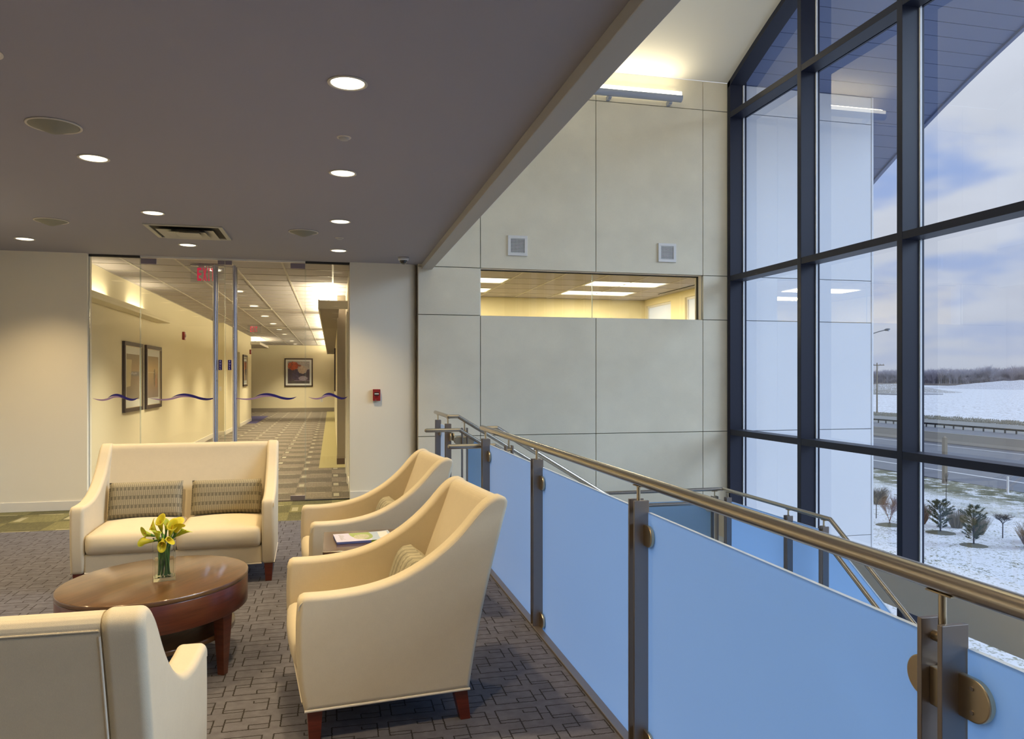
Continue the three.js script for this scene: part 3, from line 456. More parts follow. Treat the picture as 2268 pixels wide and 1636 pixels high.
{
  const yellow = pmat({ color: lin(0.66, 0.58, 0.015), roughness: 0.55, transmission: 0.25, thickness: 0, side: THREE.DoubleSide }), green = mat({ color: lin(0.085, 0.22, 0.03), roughness: 0.45 }), greenish = pmat({ color: lin(0.50, 0.56, 0.03), roughness: 0.55, transmission: 0.25, thickness: 0, side: THREE.DoubleSide }), limeY = mat({ color: lin(0.50, 0.50, 0.03), roughness: 0.5 }), spadix = mat({ color: lin(0.55, 0.28, 0.02), roughness: 0.7 });
  function spathe(s) {       // a rolled calla bract: funnel with one flaring pointed lip
    const n = 26, k = 14, pos = [], idx = [];
    for (let j = 0; j <= k; j++) for (let i = 0; i <= n; i++) {
      const v = j / k, a = (i / n) * (2 * Math.PI + 0.7) - Math.PI - 0.35, lip = Math.pow((1 + Math.cos(a)) / 2, 1.6), r = (0.004 + 0.0135 * Math.pow(v, 0.85)) * (1 + 0.1 * lip * v) + 0.0006 * i / n;
      const y = v * (0.044 + 0.03 * lip), flare = 0.006 * v ** 5 * lip + 0.001 * v ** 8;
      pos.push(Math.sin(a) * (r + flare) * s, (y - 0.010 * v ** 7 * (1 - lip) - 0.006 * v ** 9) * s, Math.cos(a) * (r + flare) * s);
    }
    for (let j = 0; j < k; j++) for (let i = 0; i < n; i++) { const a = j * (n + 1) + i, b = a + 1, c = a + n + 1; idx.push(a, b, c + 1, a, c + 1, c); }
    const g = new THREE.BufferGeometry(); g.setAttribute('position', new THREE.Float32BufferAttribute(pos, 3)); g.setIndex(idx); g.computeVertexNormals(); return uvm(g);
  }
  const stemBase = (i) => V(Math.cos(i * 2.4) * 0.026, 0.024, Math.sin(i * 2.4) * 0.026);
  // position of the throat (metres from the vase foot), the way the bract points, its roll, its size
  const L = [
    ['yellow calla lily lying lowest on the far left of the bouquet', [-0.052, 0.192, 0.035], [-0.95, 0.05, 0.35], 0.2, 1.05],
    ['yellow calla lily pointing left just above the lowest left bloom', [-0.055, 0.222, 0.012], [-0.9, 0.35, 0.15], 2.6, 1.0],
    ['yellow calla lily hanging over the front rim of the vase', [0.004, 0.205, 0.052], [0.05, -0.62, 0.8], 0.0, 0.95],
    ['yellow calla lily with open throat facing front above the right rim', [0.012, 0.198, 0.052], [0.75, 0.12, 0.62], 0.9, 0.9],
    ['yellow calla lily with a broad open cup left of the bouquet centre', [-0.022, 0.205, 0.04], [-0.05, 0.85, 0.5], -0.6, 1.1],
    ['upright yellow calla lily at the upper left of the bouquet', [-0.042, 0.235, -0.005], [-0.45, 0.88, 0.1], 1.9, 1.05],
    ['tallest yellow calla lily with a green streak at the bouquet centre', [-0.016, 0.25, -0.01], [-0.12, 1, 0.1], 2.7, 1.15],
    ['slim half-closed yellow calla lily right of the bouquet centre', [0.008, 0.243, -0.015], [0.1, 1, 0.0], -2.4, 0.9],
    ['yellow calla lily with wide back turned, right of centre', [0.035, 0.222, 0.02], [0.25, 0.95, 0.2], 2.9, 1.2],
    ['yellow calla lily with a pale rolled edge at the upper right', [0.058, 0.225, 0.01], [0.45, 0.88, 0.2], 0.4, 1.15],
    ['yellow calla lily leaning farthest right from the vase', [0.07, 0.215, 0.005], [0.85, 0.52, 0.1], 1.2, 1.1],
    ['yellow calla lily standing behind the right hand blooms', [0.045, 0.24, -0.03], [0.4, 0.92, -0.25], 3.0, 1.1],
  ];
  L.forEach(([label, p, d, roll, s], i) => {
    const t = thing('calla_lily', label, 'flower', [VP.x, VP.y, VP.z], 0, 'calla lilies in the glass vase'), P = V(p[0] * 0.86, 0.196 + (p[1] - 0.195) * 0.72, p[2] * 0.9), D = V(...d).normalize(), q = new THREE.Quaternion().setFromUnitVectors(V(0, 1, 0), D).multiply(new THREE.Quaternion().setFromAxisAngle(V(0, 1, 0), roll));
    const place = (g) => g.applyQuaternion(q).translate(P.x, P.y, P.z);
    obj('bract', [place(spathe(s * 0.98))], i % 3 === 1 ? greenish : yellow, t);
    obj('spadix', [place(rod(V(0, 0.012 * s, 0), V(0, 0.045 * s, 0), 0.0028, 0.0016, 8))], spadix, t);
    const b = stemBase(i), mid = V(P.x * 0.35 + b.x * 0.2, 0.15, P.z * 0.35 + b.z * 0.2); mid.x = Math.max(-0.03, Math.min(0.03, mid.x)); mid.z = Math.max(-0.03, Math.min(0.03, mid.z));
    obj('stem', [tube([b, b.clone().lerp(mid, 0.5), mid, P.clone().addScaledVector(D, -0.03), P.clone().addScaledVector(D, 0.004)], 0.0046, 30, 8)], green, t);
    obj('calyx', [place(new THREE.CylinderGeometry(0.0085 * s, 0.0042, 0.02, 10, 1, true).translate(0, 0.002, 0))], i % 2 ? green : limeY, t);
  });
}
// ---------------------------------------------------------------- side table and magazine
{
  const t = thing('side_table', 'low dark glossy side table between the two cream armchairs by the railing', 'side table', [0.19, 0, -4.19], 0);
  obj('tabletop', [rbx(-0.235, 0.225, 0.505, 0.545, -0.265, 0.245, 0.003)], M.darkWood, t);
  obj('apron', [rbx(-0.21, 0.20, 0.44, 0.5045, -0.24, 0.22, 0.003)], M.darkWood, t);
  for (const x of [-0.19, 0.18]) for (const z of [-0.22, 0.2]) obj('leg', [rbx(x - 0.022, x + 0.022, 0, 0.4395, z - 0.022, z + 0.022, 0.003)], M.darkWood, t);
  const cover = canvasTex(512, 384, (g, w, h) => {
    g.fillStyle = '#d9d6ee'; g.fillRect(0, 0, w, h); g.fillStyle = '#b9c9dc'; g.fillRect(w * 0.62, 0, w * 0.38, h);
    g.fillStyle = '#9fb35c'; g.beginPath(); g.moveTo(w * 0.28, 0); g.quadraticCurveTo(w * 0.26, h * 0.7, w * 0.55, h * 0.88); g.quadraticCurveTo(w * 0.74, h * 0.7, w * 0.64, 0); g.fill();
    g.fillStyle = '#c9c79a'; g.beginPath(); g.ellipse(w * 0.47, h * 0.5, w * 0.14, h * 0.3, 0.2, 0, 7); g.fill();
    for (let i = 0; i < 260; i++) { g.fillStyle = ['#a08c98', '#c7b9b3', '#8f9a62', '#d7d2c4'][i % 4]; g.fillRect(w * rr(0.36, 0.6), h * rr(0.25, 0.72), 12 * rnd(), 7 * rnd()); }
    g.fillStyle = '#efe9e2'; g.save(); g.translate(w * 0.86, h * 0.42); g.rotate(0.05); g.fillRect(-38, -130, 84, 270); g.restore();
    g.fillStyle = '#8d8a70'; g.font = 'italic 64px serif'; g.save(); g.translate(w * 0.12, h * 0.2); g.rotate(Math.PI / 2); g.restore();
    g.strokeStyle = '#8a8468'; g.lineWidth = 5; for (let i = 0; i < 6; i++) { g.beginPath(); g.ellipse(w * (0.13 + 0.01 * (i % 2)), h * (0.2 + 0.11 * i), 22, 13, 0.3, 0.4 * i, 4.6 + 0.5 * (i % 3)); g.stroke(); }
  });
  const m = thing('magazine', 'glossy magazine with a green and lavender cover lying on the side table', 'magazine', [0.165, 0.5455, -4.215], 0.09);
  const c = mat({ map: cover, roughness: 0.25 }), spine = mat({ color: lin(0.12, 0.16, 0.42), roughness: 0.4 }), pages = mat({ color: lin(0.72, 0.66, 0.45), roughness: 0.8 });
  obj('pages', [bx(-0.145, 0.148, 0.0015, 0.012, -0.105, 0.098)], pages, m);
  const top = new THREE.PlaneGeometry(0.30, 0.212, 20, 2), tp = top.attributes.position; for (let i = 0; i < tp.count; i++) tp.setZ(i, 0.0135 + 0.006 * Math.max(0, tp.getX(i) / 0.15) ** 3); top.computeVertexNormals();
  obj('cover', top.rotateX(-Math.PI / 2), c, m);
  obj('back_cover', [bx(-0.15, 0.15, 0, 0.0014, -0.106, 0.106)], spine, m);
  obj('spine', [rbx(-0.15, 0.15, 0.0, 0.0134, 0.1, 0.107, 0.002)], spine, m);
  obj('label_band', [bx(0.03, 0.062, 0.0005, 0.0138, 0.1068, 0.1074)], mat({ color: lin(0.2, 0.3, 0.03) }), m);
}

// ---------------------------------------------------------------- lounge ceiling fittings
function spot(x, y, z, cd, color, angle = 0.92, pen = 0.8) {
  const l = new THREE.SpotLight(color, cd, 0, angle, pen, 2); l.position.set(x, y, z); l.target.position.set(x, y - 1, z); l.castShadow = true; l.shadow.radius = 2.5; scene.add(l); scene.add(l.target);
}
function downlight(label, x, y, z, r, cd, color, group) {
  const t = thing('downlight', label, 'ceiling light', [x, y, z], 0, group);
  obj('trim_ring', [lathe([[r, 0], [r + 0.012, 0], [r + 0.012, -0.004], [r + 0.002, -0.006], [r - 0.002, -0.002], [r - 0.002, 0]], 36)], M.offwhite, t);
  obj('lens', [lathe([[0, -0.003], [r - 0.004, -0.0025], [r - 0.003, 0], [0, 0]], 36)], M.lens, t);
  spot(x, y - 0.012, z, cd, color); return t;
}
const DL = {
  '0,0': 'round lit downlight nearest the glass doors in the ceiling row by the railing', '0,1': 'second lit downlight from the glass doors in the ceiling row by the railing', '0,2': 'third lit downlight from the glass doors in the row by the railing', '0,3': 'largest lit downlight, nearest of the ceiling row by the railing',
  '1,0': 'lit downlight just past the square air diffuser, close to the glass doors', '1,1': 'lit downlight on the near side of the square air diffuser', '1,2': 'lit downlight beside the largest domed speaker over the loveseat', '2,0': 'small lit downlight at the far left near the plain wall',
};
[0.07, -1.415, -2.885].forEach((x, i) => [-8.25, -6.71, -5.12, -3.55, -1.98, -0.42].forEach((z, j) => {
  const l = DL[`${i},${j}`]; downlight(l || 'lit lounge downlight overhead, outside the picture', x, CEIL, z, 0.078, j === 5 ? DOWN_CD * 0.6 : DOWN_CD, WARM, l ? 'lit downlights in the lounge ceiling' : 'lounge downlights beyond the picture edge');
}));
function speaker(label, x, z) {
  const t = thing('ceiling_speaker', label, 'speaker', [x, CEIL, z], 0, 'domed speakers in the lounge ceiling');
  obj('rim', [lathe([[0.124, 0], [0.134, 0], [0.134, -0.006], [0.128, -0.009], [0.122, -0.005]], 40)], M.offwhite, t);
  obj('dome_grille', [lathe([[0, -0.046], [0.02, -0.045], [0.05, -0.034], [0.1, -0.013], [0.1235, -0.005]].reverse(), 40)], mat({ color: lin(0.25, 0.245, 0.20), roughness: 0.7 }), t);
}
speaker('largest domed speaker, upper left in the lounge ceiling', -1.435, -4.5);
speaker('domed speaker at the left edge of the ceiling near the plain wall', -2.33, -7.24);
speaker('domed speaker in the ceiling between the air diffuser and the downlight row', -0.254, -7.264);
function smoke(label, x, z) { const t = thing('smoke_detector', label, 'smoke detector', [x, CEIL, z], 0, 'small round ceiling detectors'); obj('base', [lathe([[0, -0.004], [0.038, -0.004], [0.04, 0]].reverse(), 28)], M.offwhite, t); obj('sensor_cap', [lathe([[0, -0.016], [0.022, -0.015], [0.03, -0.006], [0.03, -0.004]].reverse(), 28)], mat({ color: lin(0.4, 0.4, 0.4), roughness: 0.5 }), t); }
smoke('small round detector between the two nearest downlights of the railing row', 0.066, -4.36); smoke('small round detector between the two farthest downlights of the railing row', 0.072, -7.51);
{
  const t = thing('air_diffuser', 'square white ceiling air diffuser with nested frames', 'air vent', [-1.273, CEIL, -7.495], 0);
  const ring = (a, b, y0, y1) => { const g = new THREE.CylinderGeometry(a * Math.SQRT2, b * Math.SQRT2, y1 - y0, 4, 1, true); g.rotateY(Math.PI / 4).translate(0, (y0 + y1) / 2, 0); return uvm(g.toNonIndexed()); };
  const m = mat({ color: lin(0.50, 0.48, 0.40), roughness: 0.5, side: THREE.DoubleSide });
  obj('outer_frame', [bx(-0.325, 0.325, -0.012, 0, -0.325, -0.29), bx(-0.325, 0.325, -0.012, 0, 0.29, 0.325), bx(-0.325, -0.29, -0.012, 0, -0.29, 0.29), bx(0.29, 0.325, -0.012, 0, -0.29, 0.29)], m, t);
  obj('throat', [bx(-0.29, 0.29, -0.002, 0, -0.29, 0.29)], mat({ color: lin(0.07, 0.06, 0.04), roughness: 0.8 }), t);
  obj('cone', [ring(0.14, 0.24, -0.03, -0.003)], m, t); obj('cone', [ring(0.09, 0.165, -0.036, -0.006)], m, t);
  obj('centre_plate', [bx(-0.10, 0.10, -0.034, -0.029, -0.10, 0.10)], m, t);
}
{
  const t = thing('security_camera', 'small dome security camera with black bubble under the ceiling by the beam', 'camera', [0.777, CEIL, -8.56], 0);
  obj('base', [lathe([[0.052, -0.036], [0.056, -0.03], [0.062, 0], [0, 0]], 32), lathe([[0, -0.034], [0.052, -0.036]], 32)], M.white, t);
  obj('bubble', [new THREE.SphereGeometry(0.044, 28, 14, 0, Math.PI * 2, Math.PI / 2, Math.PI / 2).scale(1, 0.95, 1).translate(0, -0.0362, 0)], pmat({ color: lin(0.01, 0.01, 0.012), roughness: 0.12, clearcoat: 1 }), t);
}
{
  const t = thing('fire_alarm_pull', 'red fire alarm pull station on the wall right of the glass doors', 'fire alarm', [0.508, 1.217, ZD], 0);
  obj('housing', [rbx(-0.043, 0.043, -0.068, 0.068, 0.0002, 0.034, 0.004)], M.red, t);
  obj('recess', [bx(-0.027, 0.027, -0.006, 0.032, 0.0335, 0.0348)], M.dark, t);
  obj('pull_handle', [rbx(-0.024, 0.024, 0.008, 0.018, 0.034, 0.046, 0.003)], M.white, t);
  obj('lettering', [rbx(-0.016, 0.016, -0.026, -0.014, 0.0335, 0.0352, 0.0005)], mat({ map: canvasTex(128, 48, (g, w, h) => { g.fillStyle = '#6e0b10'; g.fillRect(0, 0, w, h); g.fillStyle = '#fff'; g.font = 'bold 44px sans-serif'; g.textAlign = 'center'; g.fillText('FIRE', w / 2, 40); }) }), t);
  obj('lock', [new THREE.CylinderGeometry(0.006, 0.006, 0.003, 12).rotateX(Math.PI / 2).translate(-0.012, -0.056, 0.035)], M.chrome, t);
}
// ---------------------------------------------------------------- wall fittings of the atrium
function grille(label, x0, x1, y0, y1) {
  const t = thing('wall_grille', label, 'air vent', [(x0 + x1) / 2, (y0 + y1) / 2, -8.999], 0, 'square grilles high on the stone wall'), w = (x1 - x0) / 2, h = (y1 - y0) / 2, f = 0.036;
  obj('frame', [rbx(-w, w, h - f, h, 0, 0.014, 0.002), rbx(-w, w, -h, -h + f, 0, 0.014, 0.002), rbx(-w, -w + f, -h + f, h - f, 0, 0.014, 0.002), rbx(w - f, w, -h + f, h - f, 0, 0.014, 0.002)], M.white, t);
  obj('duct', [bx(-w + f, w - f, -h + f, h - f, 0, 0.001)], M.dark, t);
  for (let i = 0; i < 10; i++) { const y = -h + f + (i + 0.5) * (2 * h - 2 * f) / 10; obj('louvre', [bx(-w + f, w - f, -0.0035, 0.0035, 0.006, 0.011).translate(0, y, 0)], M.white, t); }
  for (let i = 1; i < 10; i++) { const x = -w + f + i * (2 * w - 2 * f) / 10; obj('bar', [bx(x - 0.0022, x + 0.0022, -h + f, h - f, 0.002, 0.006)], M.white, t); }
}
grille('white square wall grille above the left half of the long window', 2.072, 2.315, 2.898, 3.142);
grille('white square wall grille above the right half of the long window', 4.03, 4.272, 2.89, 3.126);
{
  const t = thing('linear_uplight', 'long grey linear uplight glowing high on the stone wall', 'wall light', [0, 0, 0], 0), x0 = 3.10, x1 = 4.30;
  const body = new THREE.Shape(); body.absarc(0, 0, 0.055, Math.PI, 2 * Math.PI, false); body.lineTo(0.055, 0.012); body.lineTo(-0.055, 0.012); body.closePath();
  obj('housing', [uvm(toCreasedNormals(extr(body, x1 - x0, { curveSegments: 20 }).rotateY(Math.PI / 2).translate(x0, 4.955, -8.90), 0.6))], M.fixture, t);
  obj('diffuser', [rbx(x0 + 0.01, x1 - 0.01, 4.968, 5.018, -8.952, -8.848, 0.01)], M.tubeGlow, t);
  for (const x of [3.35, 4.16]) obj('bracket', [bx(x - 0.02, x + 0.02, 4.87, 4.92, -8.999, -8.92), bx(x - 0.02, x + 0.02, 4.88, 4.93, -8.92, -8.90)], M.fixture, t);
  const l = new THREE.RectAreaLight(SOFT, UPLIGHT, x1 - x0 - 0.02, 0.08); l.position.set((x0 + x1) / 2, 5.026, -8.90); l.lookAt((x0 + x1) / 2, 6.2, -7.7); scene.add(l);
}
for (const [i, zc] of [[0, -5.2], [1, -2.4], [2, 0.4]]) {  // added uplights, out of view, that brighten the vault and stone wall
  const t = thing('linear_uplight', ['added linear uplight above the ceiling beam, unseen, brightens the vault, nearest the stone wall', 'added linear uplight above the ceiling beam, unseen, brightens the vault, middle one', 'added linear uplight above the ceiling beam, unseen, brightens the vault, nearest the rear'][i], 'wall light', [1.26, 4.9, zc], 0);
  obj('housing', [rbx(-0.055, 0.055, -0.055, 0.012, -0.6, 0.6, 0.02)], M.fixture, t); obj('diffuser', [rbx(-0.045, 0.045, 0.0125, 0.05, -0.58, 0.58, 0.008)], M.tubeGlow, t); obj('bracket', [bx(-0.104, -0.054, -0.05, 0, -0.03, 0.03)], M.fixture, t);
  const l = new THREE.RectAreaLight(SOFT, ADDED_UPLIGHT, 1.16, 0.08); l.position.set(1.26, 4.96, zc); l.lookAt(2.2, 5.9, zc); scene.add(l);
}
{
  const t = thing('wall_sconce', 'wall sconce on the left lounge wall, its upward glow on the ceiling edge', 'wall light', [XL, 2.02, -6.6], 0);
  obj('back_plate', [rbx(0.0005, 0.012, -0.12, 0.12, -0.09, 0.09, 0.003)], M.chrome, t);
  const s = new THREE.Shape(); s.moveTo(0.012, 0); s.lineTo(0.09, 0.02); s.lineTo(0.13, 0.16); s.lineTo(0.012, 0.16); s.closePath();
  obj('shade', [extr(s, 0.3).translate(0, -0.08, -0.15)], M.offwhite, t); obj('lamp_lens', [bx(0.02, 0.12, 0.0805, 0.086, -0.14, 0.14)], M.tubeGlow, t);
  const l = new THREE.RectAreaLight(SOFT, 60, 0.26, 0.09); l.position.set(XL + 0.07, 2.115, -6.6); l.lookAt(XL + 0.4, 3.1, -6.6); scene.add(l);
}
// ---------------------------------------------------------------- glass doors between lounge and hall
const ZG = -9.115;
function waveDecal(parent, x0, x1, y) {
  const w = x1 - x0, band = (pts, th) => { const c = new THREE.CatmullRomCurve3(pts.map(([t, v]) => V(t, v, 0))), n = 40, up = [], dn = []; for (let i = 0; i <= n; i++) { const p = c.getPoint(i / n), k = th * Math.pow(Math.sin(Math.PI * i / n), 0.8) / 2; up.push([x0 + p.x * w, y + (p.y + k) * 0.62]); dn.push([x0 + p.x * w, y + (p.y - k) * 0.62]); } return extr(shp([...up, ...dn.reverse()]), 0.0006); };
  const k = 0.7;
  obj('wave_decal', [uvm(band([[0, 0.005 * k], [0.1, -0.03 * k], [0.22, -0.045 * k], [0.34, -0.02 * k], [0.47, 0.035 * k], [0.58, 0.035 * k], [0.7, 0.0], [0.8, -0.04 * k]], 0.034).translate(0, 0, ZG + 0.007))], M.lavender, parent);
  obj('wave_decal', [uvm(band([[0.33, 0.005], [0.43, 0.07 * k], [0.53, 0.085 * k], [0.64, 0.05 * k], [0.76, -0.015 * k], [0.86, -0.04 * k], [0.94, -0.025 * k], [1, 0.01]], 0.046).translate(0, 0, ZG + 0.0077))], M.navy, parent);
}
function glassLeaf(name, x0, x1, door) {
  const d = struct(name), y0 = 0.012, y1 = 2.735;
  obj('pane', [new THREE.PlaneGeometry(x1 - x0 - 0.006, y1 - y0).translate((x0 + x1) / 2, (y0 + y1) / 2, ZG)], M.doorGlass, d);
  obj('glass_edge', [bx(x0 + 0.003, x0 + 0.0045, y0, y1, ZG - 0.006, ZG + 0.006), bx(x1 - 0.0045, x1 - 0.003, y0, y1, ZG - 0.006, ZG + 0.006)], M.glassEdge, d);
  waveDecal(d, x0 + (x1 - x0) * 0.04 + (door ? 0.05 : 0.01), x1 - (x1 - x0) * 0.04 - (door ? 0.06 : 0.0), 1.195);
  return d;
}
const GX = [-2.562, -2.05, -1.172, -0.297, 0.201];
{
  const s1 = glassLeaf('window_3', GX[0], GX[1], false), a = glassLeaf('door_1', GX[1], GX[2], true), b = glassLeaf('door_2', GX[2], GX[3], true), s2 = glassLeaf('window_4', GX[3], GX[4], false);
  for (const d of [s1, s2]) { const [x0, x1] = d === s1 ? [GX[0], GX[1]] : [GX[3], GX[4]]; obj('channel', [bx(x0, x1, 2.735, CEIL, ZG - 0.02, ZG + 0.02), bx(x0, x1, 0, 0.012, ZG - 0.015, ZG + 0.015)], M.dark, d); }
  obj('channel', [bx(GX[0], GX[0] + 0.004, 0.012, 2.735, ZG - 0.01, ZG + 0.01)], M.chrome, s1); obj('channel', [bx(GX[4] - 0.004, GX[4], 0.012, 2.735, ZG - 0.01, ZG + 0.01)], M.chrome, s2);
  const head = smesh('trim_2', [bx(GX[1], GX[3], 2.74, CEIL, ZG - 0.02, ZG + 0.02)], M.trim); void head;
  const fit = (d, x0, x1, y0, y1) => obj('patch_fitting', [rbx(x0, x1, y0, y1, ZG - 0.016, ZG + 0.016, 0.002)], M.patch, d);
  fit(a, GX[1] + 0.005, GX[1] + 0.165, 2.672, 2.732); fit(a, GX[1] + 0.005, GX[1] + 0.165, 0.012, 0.065); fit(b, GX[3] - 0.165, GX[3] - 0.005, 2.672, 2.732); fit(b, GX[3] - 0.165, GX[3] - 0.005, 0.012, 0.065);
  fit(a, GX[2] - 0.075, GX[2] - 0.004, 2.69, 2.735); fit(b, GX[2] + 0.004, GX[2] + 0.075, 2.69, 2.735);
  for (const [d, x] of [[a, -1.272], [b, -1.065]]) {
    const h = obj('pull_handle', [rod(V(x, 0.3, ZG + 0.065), V(x, 2.675, ZG + 0.065), 0.019, 0.019, 24)], M.chrome, d); obj('pull_handle', [rod(V(x, 0.3, ZG - 0.065), V(x, 2.675, ZG - 0.065), 0.019, 0.019, 24)], M.chrome, d);
    for (const y of [0.55, 1.385, 2.575]) obj('standoff', [rod(V(x, y, ZG - 0.065), V(x, y, ZG + 0.065), 0.009)], M.chrome, h);
  }
  const pull = mat({ map: canvasTex(64, 192, (g, w, h) => { g.fillStyle = '#120a5e'; g.fillRect(0, 0, w, h); g.fillStyle = '#b9b4ea'; g.font = 'bold 46px sans-serif'; g.textAlign = 'center'; [...'PULL'].forEach((c, i) => g.fillText(c, w / 2, 44 + i * 46)); }), roughness: 0.5 });
  for (const [d, x] of [[a, -1.222], [b, -1.122]]) { const g = rbx(x - 0.019, x + 0.019, 1.505, 1.62, ZG + 0.002, ZG + 0.006, 0.0015), s = obj('pull_sign', [g], M.navy, d); obj('lettering', new THREE.PlaneGeometry(0.036, 0.112).translate(x, 1.5625, ZG + 0.0066), pull, s); }
}
// ---------------------------------------------------------------- hall
const HZ = -33;
{
  smesh('floor_hall', [bx(-7, 0.4, -0.4, 0, HZ, -9.2)], M.hall).name = 'floor_hall';
  const fl = struct('floor_inlays');
  obj('olive_strip', [bx(-0.2, 0.21, 0, 0.003, HZ + 0.1, -12.35)], M.oliveStrip, fl); obj('blue_mat', [bx(-4, -2.28, 0, 0.004, -29.5, -24.8)], M.blueMat, fl);
  const L = struct('wall_hall_left');
  obj('wall_panel', [bx(-2.95, -2.75, 0, 2.9, -19.9, -9.21)], M.hallWall, L);
  obj('pilaster', [bx(-2.95, -2.58, 0, 2.9, -21.6, -19.9), bx(-2.95, -2.58, 0, 2.9, -26.4, -23.2), bx(-2.95, -2.58, 2.15, 2.9, -23.2, -21.6)], M.hallWall, L);
  obj('dark_recess', [bx(-2.95, -2.9, 0, 2.15, -23.2, -21.6)], M.dark, L);
  obj('baseboard', [rbx(-2.75, -2.738, 0, 0.1, -19.9, -9.21, 0.003), rbx(-2.58, -2.568, 0, 0.1, -21.6, -19.888, 0.003), rbx(-2.58, -2.568, 0, 0.1, -26.4, -23.2, 0.003), rbx(-2.75, -2.57, 0, 0.1, -19.9, -19.888, 0.003)], M.trim, L);
  obj('switch_plate', [rbx(-2.70, -2.64, 1.1, 1.2, -19.9, -19.893, 0.002)], M.white, L);
  const R = struct('wall_hall_right');
  obj('wall_panel', [bx(0.22, 0.36, 0, 2.9, -12.8, -9.21)], M.wall, R); obj('wall_panel', [bx(0.10, 0.36, 0, 2.9, HZ, -13.3)], M.hallWall, R);
  obj('column', [bx(0.085, 0.36, 0.1, 2.9, -13.3, -12.8)], M.taupe, R); obj('column_base', [bx(0.08, 0.36, 0, 0.1, -13.31, -12.79)], mat({ color: lin(0.13, 0.09, 0.075), roughness: 0.6 }), R);
  obj('door_frame', [rbx(0.195, 0.22, 0, 2.2, -10.55, -10.45, 0.003), rbx(0.195, 0.22, 0, 2.2, -11.65, -11.55, 0.003), rbx(0.195, 0.22, 2.2, 2.3, -11.65, -10.45, 0.003)], M.trim, R);
  obj('door_leaf', [rbx(0.205, 0.222, 0.01, 2.2, -11.55, -10.55, 0.003)], M.offwhite, R);
  obj('baseboard', [rbx(0.208, 0.22, 0, 0.1, -10.45, -9.21, 0.003), rbx(0.208, 0.22, 0, 0.1, -12.79, -11.65, 0.003)], M.trim, R);
  smesh('wall_hall_end', [bx(-7, 0.4, 0, 2.9, HZ - 0.15, HZ)], M.hallWall);
  smesh('baseboard_hall_end', [rbx(-7, 0.1, 0, 0.16, HZ, HZ + 0.02, 0.003)], M.taupe);
  smesh('wall_hall_far_left', [bx(-7.15, -7, 0, 2.9, HZ, -26.4), bx(-7, -2.95, 0, 2.9, -26.4, -26.25)], M.hallWall);
  // lay-in ceiling: each tile sits in its own grid cell
  const c = struct('ceiling_hall'), xs = [-2.75, -2.307, -1.727, -1.147, -0.567, 0.013, 0.22], z0 = -9.22, P = 0.61;
  obj('ceiling_back', [bx(-7.1, 0.4, 2.80, 2.92, HZ - 0.1, -9.2)], M.ceiling, c);
  const far = [];
  for (let i = 0; i + 1 < xs.length; i++) for (let j = 0; j < 39; j++) {
    const a = z0 - j * P, b = Math.max(HZ, a - P); if (a - 0.02 <= HZ) continue;
    const g = rbx(xs[i] + 0.008, xs[i + 1] - 0.008, 2.765, 2.785, b + 0.008, a - 0.008, 0.004, 1);
    if (j < 18) obj('ceiling_tile', [g], M.tile, c); else far.push(bx(xs[i] + 0.008, xs[i + 1] - 0.008, 2.765, 2.785, b + 0.008, a - 0.008));
  }
  const st = obj('ceiling_tiles', far, M.tile, c); st.userData.kind = 'stuff';
  const gr = []; for (const x of xs) gr.push(bx(x - 0.012, x + 0.012, 2.758, 2.766, HZ, z0)); for (let j = 0; j < 39; j++) gr.push(bx(-2.75, 0.22, 2.759, 2.766, z0 - j * P - 0.012, z0 - j * P + 0.012));
  obj('ceiling_grid', gr, M.grid, c);
  obj('side_ceiling', [bx(-7, -2.75, 2.76, 2.80, HZ, -26.4)], M.tile, c);
  // lowered soffits with light coves on top
  const s = struct('soffit');
  obj('right_soffit', [rbx(-0.17, 0.10, 2.40, 2.50, -32.6, -11.2, 0.004)], M.taupe, s);
  obj('lip', [rbx(-0.19, -0.17, 2.39, 2.53, -32.6, -11.2, 0.003), rbx(-0.19, 0.22, 2.40, 2.52, -11.2, -11.18, 0.003)], M.offwhite, s);
  obj('left_ledge', [rbx(-2.75, -2.58, 2.31, 2.345, -13.5, -9.25, 0.003), rbx(-2.60, -2.58, 2.345, 2.39, -13.5, -9.25, 0.003)], M.hallWall, s);
  obj('far_soffit', [rbx(-3.6, -2.28, 2.50, 2.58, -29.5, -26.1, 0.004)], M.offwhite, s);
  const cove = (label, x, y, z, w, d, I, tx = 0) => { const t = thing('cove_lamp', label, 'cove light', [x, y, z], 0, 'hidden cove lamps in the hall'); obj('lamp_tube', [rod(V(0, 0, -d / 2), V(0, 0, d / 2), 0.013, 0.013, 10)], M.tubeGlow, t); const l = new THREE.RectAreaLight(SOFT, I, tx ? d : w, tx ? w : d); l.position.set(x, y + 0.02, z); l.lookAt(x + tx, y + 1.02, z); scene.add(l); };
  cove('first warm cove lamp glowing on the left ledge behind the glass', -2.66, 2.365, -10.0, 0.05, 0.9, COVE * 0.42, -0.35); cove('second warm cove lamp glowing on the left ledge behind the glass', -2.66, 2.365, -11.9, 0.05, 0.9, COVE * 0.42, -0.35);
  const CL = ['nearest', 'second', 'third', 'farthest']; [-13.6, -19.0, -24.8, -30.4].forEach((z, i) => cove(`${CL[i]} warm cove lamp on the right soffit behind the glass doors`, -0.05, 2.53, z, 0.08, 4.6, COVE * 1.5, -0.4));
  cove('warm cove lamp glowing above the small soffit at the far left of the hall', -2.9, 2.60, -27.8, 0.3, 2.6, COVE * 4, 0);
}
